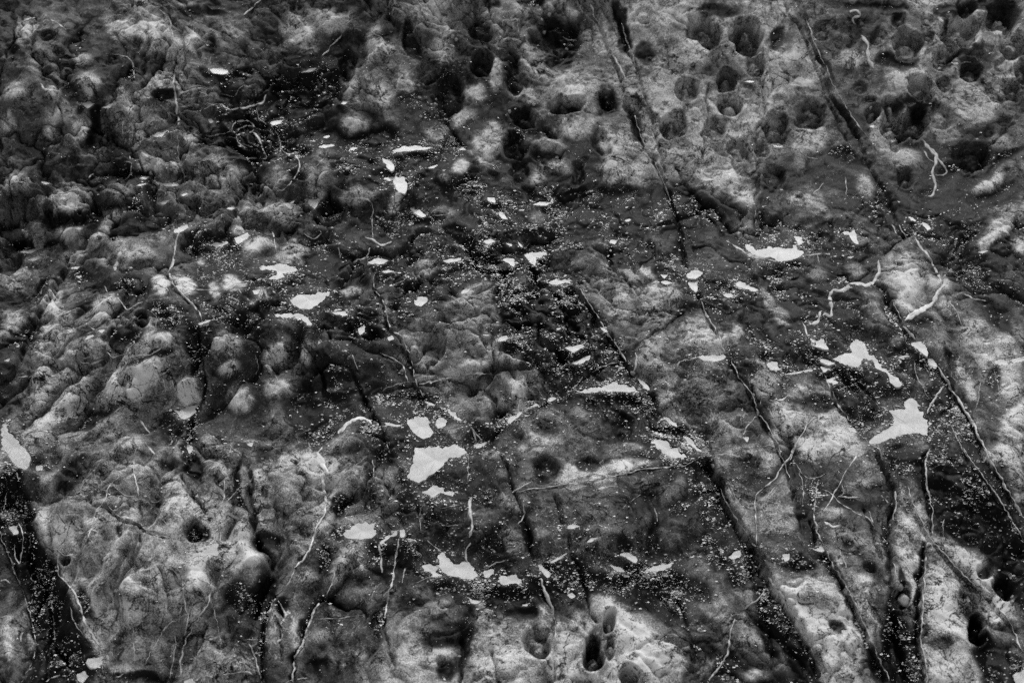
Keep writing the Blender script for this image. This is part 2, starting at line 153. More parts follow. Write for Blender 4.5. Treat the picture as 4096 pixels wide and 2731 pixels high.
# open joints and cracks: tile | depth mm | width px | step mm (right side raised) | points
CRACKS = """
B 4 12 1|1680,0 1740,140 1800,300 1860,420 1910,540 1950,680 1990,800 2050,950 2110,1060 2170,1200 2230,1350 2290,1500 F 60,120 110,300 180,500 230,620 290,720 345,850 380,890 430,1000 520,1130 560,1240 630,1350 690,1460 730,1568 I 730,80 770,200 810,330 850,450
B 4 14 -1|1840,0 1890,160 1950,330 2000,460 2060,640 2110,800 2150,1000 2200,1180
B 4 10 0|640,640 710,760 760,880 850,990
C 4 14 1|870,40 930,280 980,400 1020,560 1090,700 1190,860 1260,980 1320,1100 1390,1230 1440,1340 1480,1460 F 1500,10 1540,70 1480,120 1370,230
C 5 14 0|760,0 800,120 870,200 950,420 1000,560 1060,720 1120,860 1160,960
C 5 12 1|590,300 600,560 610,760 560,840 545,1000 575,1100 555,1250 545,1400 555,1568
C 4 10 0|250,550 225,650 235,780 205,900 215,1000 200,1100
C 4 10 0|20,1100 90,1230 150,1310 250,1440 330,1568
C 3 10 0|2280,810 2180,900 2060,1020 2040,1090 1950,1170
D 6 12 2|1330,670 1340,760 1345,850 1370,950 1370,1050 1345,1180 1300,1300 1290,1450 1310,1568
D 3 8 0|1345,640 1290,530 1210,460 1160,390 1130,320 1150,250 1170,150 1190,60 1260,0
D 5 12 1|2020,740 2110,860 2150,1000 2170,1150
D 4 10 0|1700,1050 1720,930 1715,870 1760,800
D 4 10 0|830,350 850,450 830,500
D 5 16 -2|480,200 400,400 260,600 150,870 80,1010 0,1060
E 5 12 1|1130,40 1190,90 1250,200 1320,310 1365,390 1500,380
E 6 14 2|1590,370 1650,480 1750,650 1800,720 1860,800 1925,910 1960,960 2030,1040 2090,1110 2120,1170 2180,1260 2260,1330 2335,1420 I 120,-30 190,30
E 5 9 0|1925,915 1830,925 1760,950 1700,980 1640,1020 1560,1100 1440,1170 1300,1220 1200,1280 1130,1330 1020,1430 920,1490 820,1530
E 4 8 0|300,1100 400,1060 540,1050 650,1040 780,1010 900,990 1000,985 1100,955 1200,950 1330,945
E 4 9 1|240,440 290,480 320,560 345,650 380,710 430,745 470,830 500,930 530,1050 570,1140 640,1200
E 4 8 0|1470,450 1500,530 1520,620 1560,720 1590,780
E 4 10 -1|1960,830 2040,770 2120,700 2200,660 2335,570
E 5 14 2|0,400 80,330 110,240 220,170 430,180 500,80 560,45 640,30
E 5 14 0|60,850 160,1130 240,1260 290,1330 300,1450 300,1560
F 5 12 2|1370,360 1410,430 1460,520 1510,620 1530,690 1580,760 1640,830 1700,900 1760,945 1830,1060 1900,1170 1980,1300 2040,1430 2110,1568 I 2130,120 2220,270 2280,380 2335,470
F 3 8 0|1800,430 1840,510 1890,590 1920,680
F 4 9 0|1040,1060 1090,1190 1180,1310 1240,1400 1310,1460 1370,1500 1390,1568
F 3 7 0|1150,960 1300,1130 1460,1310
F 3 8 0|0,1330 60,1400 180,1510
F 3 7 0|1000,570 1060,640 1130,720
F 3 6 0|1560,780 1600,900 1620,1010 1670,1100 1715,1180
I 9 30 5|190,30 260,150 310,270 360,380 430,490 510,600 560,690 600,770 640,860 690,950 750,1030 800,1110 870,1220 920,1350 970,1470 1010,1568
I 6 12 3|935,440 950,540 1000,650 1060,780 1130,890 1190,1010 1250,1140 1310,1280 1370,1400 1440,1550
I 8 22 0|1300,0 1370,30 1410,120 1440,200 1470,290 1480,380 1460,480 1450,620 1470,760 1470,880 1480,1000 1470,1150 1500,1300 1540,1450 1560,1568
I 5 14 2|1700,610 1685,700 1680,800 1660,950 1650,1100 1640,1250 1665,1400 1685,1568
I 4 10 1|1700,0 1680,110 1690,250 1710,350 1725,450 1730,590
I 4 10 0|1930,0 2020,140 2100,240 2180,360 2250,470 2335,620
I 4 10 0|1270,390 1310,460 1340,600 1400,730 1440,850
I 3 8 1|1560,250 1600,370 1650,480 1700,590 1770,670 1850,760 1930,850 2040,940 2120,1020 2200,1110 2260,1200 2300,1310 2335,1360
I 4 14 0|1350,1150 1360,1300 1400,1450 1420,1568
I 4 12 0|30,1000 90,1150 110,1300 140,1450
I 4 10 0|620,1080 650,1200 660,1350 660,1500
G 9 24 -2|1690,100 1685,200 1690,350 1710,480 1700,570 1760,660 1820,720 1800,850 1740,1000 1700,1150
G 4 10 0|930,330 940,370 935,520 930,680 900,760 830,860 780,950 745,1050
G 4 10 0|700,360 760,430 820,460 930,500 1000,560 1130,600
G 4 9 0|1060,790 1090,850 1110,920 1130,1020 1150,1110
G 5 10 0|1380,1160 1340,1300 1290,1450
G 6 14 2|1850,970 1800,1080 1770,1240 1760,1400 1740,1568
G 6 16 2|2180,985 2130,1040 2090,1110 2060,1200 2020,1300 1970,1400 1955,1568
G 6 14 0|2180,985 2220,1010 2260,1040 2335,1060 H 60,1055 150,1040 200,1090 210,1130
G 5 14 0|1850,1020 1890,1080 1910,1120 1870,1180 1880,1260 1850,1290 1880,1360 1885,1440
G 6 16 0|200,560 200,700 220,830 330,1000 360,1200 400,1340 500,1480
G 5 14 0|0,560 40,680 90,790 140,920 180,1040 210,1150 235,1280 230,1370 190,1470 140,1568
G 5 14 0|1200,180 1260,280 1330,370 1400,440
H 6 12 1|1090,20 1150,150 1190,270 1240,420 1280,560 1310,690 1330,780
H 5 10 1|1450,280 1490,400 1530,540 1580,680 1630,830 1690,1040 1740,1180
H 4 12 1|1355,870 1380,960 1420,1050 1450,1140 1450,1230 1445,1400 1445,1568
H 1.5 7 0|1190,300 1300,275 1440,255 1600,230 1800,190 2000,150 2150,130 2335,115
H 4 10 0|200,220 195,380 220,480
H 4 10 0|550,400 560,560
H 4 8 0|880,630 960,600 1040,560
H 5 12 0|1040,1350 1060,1480 1100,1568
H 5 12 0|830,1250 835,1400 840,1560
H 4 10 0|310,1140 330,1230 400,1450
"""
# pale veins: tile width px | points
VEINS = """
A 9|1040,40 1130,130 1160,260 1190,370 1170,470
A 20|1175,440 1160,520 1170,640 1185,760 1190,850
A 9|1185,880 1185,960 1205,1100 1235,1210
A 10|1190,370 1240,300 1300,190
A 14|1200,710 1260,700 1310,690
A 12|1200,752 1330,740 1450,690 1500,715 1540,735
A 16|1540,735 1640,715 1740,685 1770,630
A 9|1270,600 1340,615 1390,640
A 9|1200,660 1290,660 1390,635
A 9|1480,630 1560,650
A 10|1060,600 1100,580 1150,565
A 10|1040,550 1140,535
A 12|1545,870 1555,825 1600,808 1660,812 1692,835 1685,875 1640,890 1580,902 1548,880
A 10|1580,880 1620,850 1690,840
A 14|1685,885 1730,930 1760,1000 1770,1050 1740,1060
A 7|1570,910 1600,960 1650,985
A 9|1590,1020 1640,1050 1740,1060
A 10|1710,740 1725,790 1780,830
A 10|1830,870 1870,960 1860,1040
A 12|1870,990 1920,1025 1980,1050 2000,1110 1960,1200 1890,1270 1800,1272 1720,1265
A 9|1490,1285 1570,1240 1660,1225 1730,1255
A 9|2190,1000 2150,1070 2100,1120
A 8|800,1020 860,1045 880,1080 950,1060 1050,1040
A 10|160,130 240,120
A 12|330,120 400,170 440,210
A 14|270,560 290,600 350,600 410,620
A 10|1620,100 1680,60 1740,0
A 10|2150,380 2210,310 2280,230
A 10|820,900 820,830 880,730 930,690
A 14|1370,905 1420,905 1480,890 1540,880
A 12|1790,1440 1870,1410 1930,1360 1980,1330
A 7|1900,1450 1960,1480 2020,1500
A 8|1800,1370 1890,1400 1940,1370
A 22|510,1400 510,1340 530,1295
A 14|570,1200 610,1170 650,1155
A 8|1380,1450 1460,1410
A 10|740,360 840,380 885,420 890,520
A 9|1080,1000 1140,985 1180,980
A 9|1570,640 1600,590 1640,570
A 7|1700,640 1710,590
A 7|820,1080 860,1080 880,1100 850,1190 780,1200
B 14|0,1322 100,1325 190,1328 225,1355
B 9|225,1355 235,1420 235,1568
B 14|120,185 160,215
B 9|225,205 300,270 360,350
B 9|600,320 650,365
B 8|620,1430 650,1400 700,1392 740,1400 745,1425 690,1440 630,1435
B 14|1690,30 1735,150
B 16|1830,370 1870,430 1925,530
B 8|1895,160 1950,320 1990,450
B 10|1980,760 2020,880 2060,980
B 8|2100,880 2145,1010
B 10|2110,1060 2170,1200 2225,1340
B 8|1500,240 1540,262 1600,272
B 7|1190,150 1210,250
C 26|1165,85 1215,75 1245,95 1235,115 1190,125 1215,160
C 28|1250,240 1290,300 1300,400 1330,460
C 18|1660,940 1710,1000 1770,1070 1820,1120 1810,1160 1740,1170
C 26|1655,930 1690,980 1750,1030 1740,1090 1720,1160 1745,1220 1730,1290 1690,1310
C 10|1665,1000 1700,1060 1740,1090
C 12|545,1400 552,1520
C 12|905,520 950,495 985,510
C 10|1140,1180 1150,1300
C 10|930,1300 1000,1220
C 12|500,110 540,80 600,30
C 12|1560,0 1640,40
C 14|1990,410 1830,430 1760,470
C 9|830,990 880,1040 960,1060
C 10|880,110 950,320 1000,420
C 9|1010,440 1080,600 1190,780 1280,900
D 18|1260,0 1190,60 1170,150 1150,250 1130,320 1160,390 1210,460 1290,530 1335,590 1345,640
D 9|1330,360 1380,345 1430,360
D 8|1210,475 1300,430 1380,435 1430,440
D 8|1580,400 1605,460
D 14|1820,50 1830,130 1850,230
D 10|2030,60 2080,90 2140,60 2180,10
D 36|770,310 775,260 790,220 805,180
D 12|790,490 830,550 860,570 910,530 950,520
D 8|810,610 860,635 900,640 940,600
D 9|885,680 890,640 910,620
D 11|1000,580 1040,610 1045,690
D 14|985,713 1045,715
D 11|560,660 610,690 660,715
D 8|525,860 545,910 600,930
D 9|540,890 640,875 720,855
D 10|720,850 755,880 860,855
D 10|870,880 960,865 1030,850 1130,790
D 8|870,930 910,935 960,920 1000,880
D 7|1035,900 1030,960 980,1090 930,1170
D 8|870,1050 930,1065 1000,1040 1090,990 1140,960
D 8|800,1090 770,1200
D 12|1820,395 1820,430 1850,460 1900,440 1915,480
D 8|740,1260 830,1205 900,1190
D 9|110,1020 200,1000 270,980 330,1000
D 12|940,1310 1000,1390
D 16|965,1445 1000,1490 1040,1540
D 9|1710,870 1720,930 1710,1000
D 9|690,400 720,450
D 9|670,462 790,465
D 9|1530,480 1560,490 1600,520
D 9|1690,240 1730,220
E 18|190,85 240,95 290,135 360,115
E 9|235,0 238,80
E 16|215,150 190,210 120,240 100,280
E 9|245,440 240,380 250,320
E 10|250,430 320,405 400,390 470,360
E 18|1980,840 2000,890 1990,960 1960,985
E 10|290,855 370,890 430,930 460,1000 470,1050
E 10|870,1320 910,1370 920,1440
E 12|900,1350 960,1440
E 9|100,860 130,960
E 9|0,150 20,220
E 26|0,1400 50,1330 120,1295 200,1300 250,1340
E 14|240,440 290,480 320,560 345,650 380,710 430,745
E 10|440,750 470,830 500,930 530,1050 570,1140
E 11|550,1060 650,1040 780,1010 900,990 1000,985
E 14|1750,650 1800,720 1860,800 1925,910
E 12|1920,915 1830,925 1760,950 1700,980
E 9|1640,1020 1560,1100
E 9|300,150 310,190
E 7|300,1100 400,1060 540,1050
E 10|330,1450 350,1520
E 9|1600,400 1680,520 1750,640
F 32|1360,240 1360,320 1330,380 1290,405 1190,395 1140,430 1050,440
F 34|1050,440 1035,490 1055,540 1040,605 1000,590
F 34|975,580 960,640 920,665
F 46|1800,420 1760,450 1730,510 1660,560 1590,600 1540,635
F 18|1590,75 1650,150 1710,230 1750,310 1795,410
F 8|1480,290 1490,230 1530,205 1600,190 1650,175
F 14|1540,540 1580,595
F 12|1460,0 1490,80
F 12|1500,0 1545,75
F 22|1530,680 1570,720 1610,765
F 12|1460,520 1510,620
F 22|1760,945 1830,1060 1900,1170 1980,1300 2040,1430 2110,1568
F 20|1830,1060 1770,1110 1720,1190 1690,1250
F 9|1600,900 1620,1010 1670,1100 1715,1180
F 9|1840,510 1890,590 1920,680
F 14|180,500 230,620 290,720 345,850
F 11|380,890 430,1000 520,1130 560,1240 630,1350 690,1460 730,1568
F 14|0,930 70,900 170,880
F 11|560,1260 500,1330 460,1400
F 18|770,1568 830,1440 910,1310 960,1280
F 8|350,800 380,720
F 7|580,1200 590,1100
F 9|1050,1080 1090,1190 1180,1310
F 9|1240,1400 1310,1460 1370,1500 1390,1568
F 8|200,1540 340,1530 500,1490 690,1465
F 12|880,200 960,195 1040,205
F 12|1930,460 2000,490 2080,505
F 8|2160,1050 2170,1150 2190,1170
F 7|1840,1330 1960,1560
F 9|960,200 970,260
F 14|860,640 890,740
F 16|350,110 420,150 480,190
F 9|490,200 600,225 690,245
F 9|2010,1250 2050,1030
F 8|1000,1000 1040,1080
G 11|905,0 890,100 910,250 930,330
G 10|890,90 800,190 730,260 690,350 640,420 620,510 590,600 560,650
G 9|760,250 830,310 920,330
G 11|700,360 760,430 820,460 930,500 1000,560 1130,600
G 8|1000,370 1110,330
G 7|1030,420 1100,500 1130,580
G 12|1145,690 1160,760 1200,830 1220,900
G 8|1220,900 1220,1000 1190,1200
G 9|1060,790 1090,850 1110,920
G 12|1440,900 1400,960 1380,1050 1290,1190 1250,1270
G 14|1250,1270 1220,1350 1200,1530
G 10|1225,980 1250,1110 1235,1250
G 8|1430,1030 1440,1120 1470,1280 1485,1480
G 9|1250,1105 1130,1180 1050,1290 970,1440
G 9|1175,1250 1160,1400 1130,1530
G 7|885,1160 890,1300 900,1440
G 9|1700,180 1640,260 1590,270 1500,370 1450,450
G 10|1450,500 1470,560 1470,630
G 8|1510,180 1490,330 1450,450
G 60|2112,30 2125,50 2155,110 2190,175
G 28|2155,190 2165,300 2175,360
G 18|2175,360 2160,450 2110,540 2080,640 2030,740 1960,800
G 9|1960,800 1930,900 1850,970
G 9|2175,330 2230,250 2335,120
G 22|2150,0 2115,40
G 12|1840,1000 1800,1080 1770,1240
G 14|1850,1020 1890,1080 1910,1120 1870,1180 1880,1260 1850,1290 1880,1360 1885,1440
G 18|2130,1040 2090,1110 2060,1200 2020,1300 1970,1400 1955,1568
G 11|2180,985 2220,880 2240,820
G 12|1660,1310 1700,1380 1740,1530
G 14|1480,1510 1560,1500 1640,1495 1690,1510
G 8|1650,1280 1740,1280 1750,1300
G 12|0,560 40,680 90,790 140,920
G 10|140,920 180,1040 210,1150 235,1280 230,1370 190,1470 140,1568
G 20|410,860 470,930 520,1020 550,1110
G 18|550,1110 590,1210 660,1310
G 10|330,665 390,680 440,720 490,720
G 12|120,500 145,560 150,680 130,770 105,720 100,640
G 8|200,600 200,700
G 7|340,1030 355,1100 355,1200 375,1300
G 7|470,1060 490,1150 550,1250
G 9|240,830 200,860 240,900
G 9|390,700 390,820 405,860
G 14|100,160 130,210
G 10|50,290 30,380 0,450
G 14|0,890 40,880 60,900
G 9|0,1135 75,1105
G 12|150,1230 135,1285
G 12|600,1050 560,1100
G 12|780,1530 830,1500
G 8|2090,1140 2200,1140 2335,1130
G 11|300,1560 340,1530 400,1515
G 9|1300,560 1295,600 1310,620
G 9|660,1330 680,1440 690,1500
G 12|1410,905 1420,960
G 8|640,260 665,310
G 12|1680,200 1620,265
G 12|1910,1560 1960,1545 2050,1535
H 30|890,330 880,420 895,520 878,600
H 18|890,630 860,680 860,770
H 9|870,40 870,220
H 26|1355,870 1380,960 1420,1050 1450,1140
H 12|1450,1150 1450,1230 1445,1400 1445,1568
H 10|1190,300 1300,275 1440,255 1600,230 1800,190 2000,150 2150,130 2335,115
H 12|1240,370 1245,440 1210,510
H 16|410,610 390,700 370,860 340,1000 310,1140
H 18|280,640 290,730 300,830
H 8|550,400 560,560
H 12|190,60 90,140 0,220
H 9|0,1140 100,1125 180,1120
H 10|1830,1420 1830,1568
H 10|2120,400 2130,490
H 10|700,400 780,385 850,370
H 14|1740,270 1830,255 1860,240
H 8|1900,400 2020,310
H 12|970,810 1060,770 1140,740
H 12|600,620 700,700
H 14|450,800 430,900
H 9|500,920 600,870 720,860
H 12|1290,230 1160,300
H 12|230,80 240,190
H 12|1070,1390 1120,1300
H 26|1000,1260 1080,1230
H 10|690,520 800,520
I 18|800,0 750,90 700,150 670,210 600,265
I 11|600,265 550,330 545,450 550,640
I 12|690,0 730,80 770,200
I 16|935,440 950,540 1000,650
I 13|1020,690 1060,780 1130,890 1190,1010 1250,1140 1310,1280 1370,1400 1440,1550
I 11|960,220 945,300 935,440
I 12|1240,20 1180,110 1110,220 1050,350 1000,420
I 18|1700,0 1680,110 1690,250 1710,350
I 10|1710,350 1725,450 1730,590
I 16|1685,700 1680,800 1665,950 1655,1100 1645,1250 1670,1400 1690,1568
I 10|1560,250 1600,370 1650,480 1700,590
I 12|1700,590 1770,670 1850,760 1930,850 2040,940 2120,1020 2200,1110 2260,1200 2300,1310 2335,1360
I 10|1930,0 2020,140 2100,240 2180,360 2250,470 2335,620
I 16|2060,0 2130,120 2220,270 2280,380 2335,470
I 16|1000,490 1060,520 1110,520
I 14|920,905 990,950 1060,950 1110,990
I 22|640,870 690,950 740,1000
I 18|620,935 570,1000 520,1040 470,1080
I 18|410,1130 370,1270 340,1400 240,1550
I 9|440,1110 400,1110 370,1140 360,1170
I 9|750,1030 800,1110 870,1220 920,1350 970,1470 1010,1568
I 8|310,270 360,380 430,490 510,600
I 10|1110,680 1130,750 1150,800
I 14|1100,320 1180,330 1240,330
I 12|1080,340 1150,400 1220,440 1290,460 1330,520
I 9|1000,280 1040,300 1080,340
I 8|0,130 90,110 200,50 340,40 480,0
I 9|820,110 870,190 940,200 1010,170
I 9|835,150 860,270 860,380
I 8|1800,480 1795,600
I 14|1470,290 1480,380 1460,480
I 12|1470,760 1480,840
I 12|1490,1130 1530,1200
I 9|520,40 560,0
I 9|600,380 640,300 690,240
I 9|1380,310 1440,380
I 14|560,660 520,630
I 9|1120,250 1130,300 1100,320
I 12|1300,420 1330,500
"""
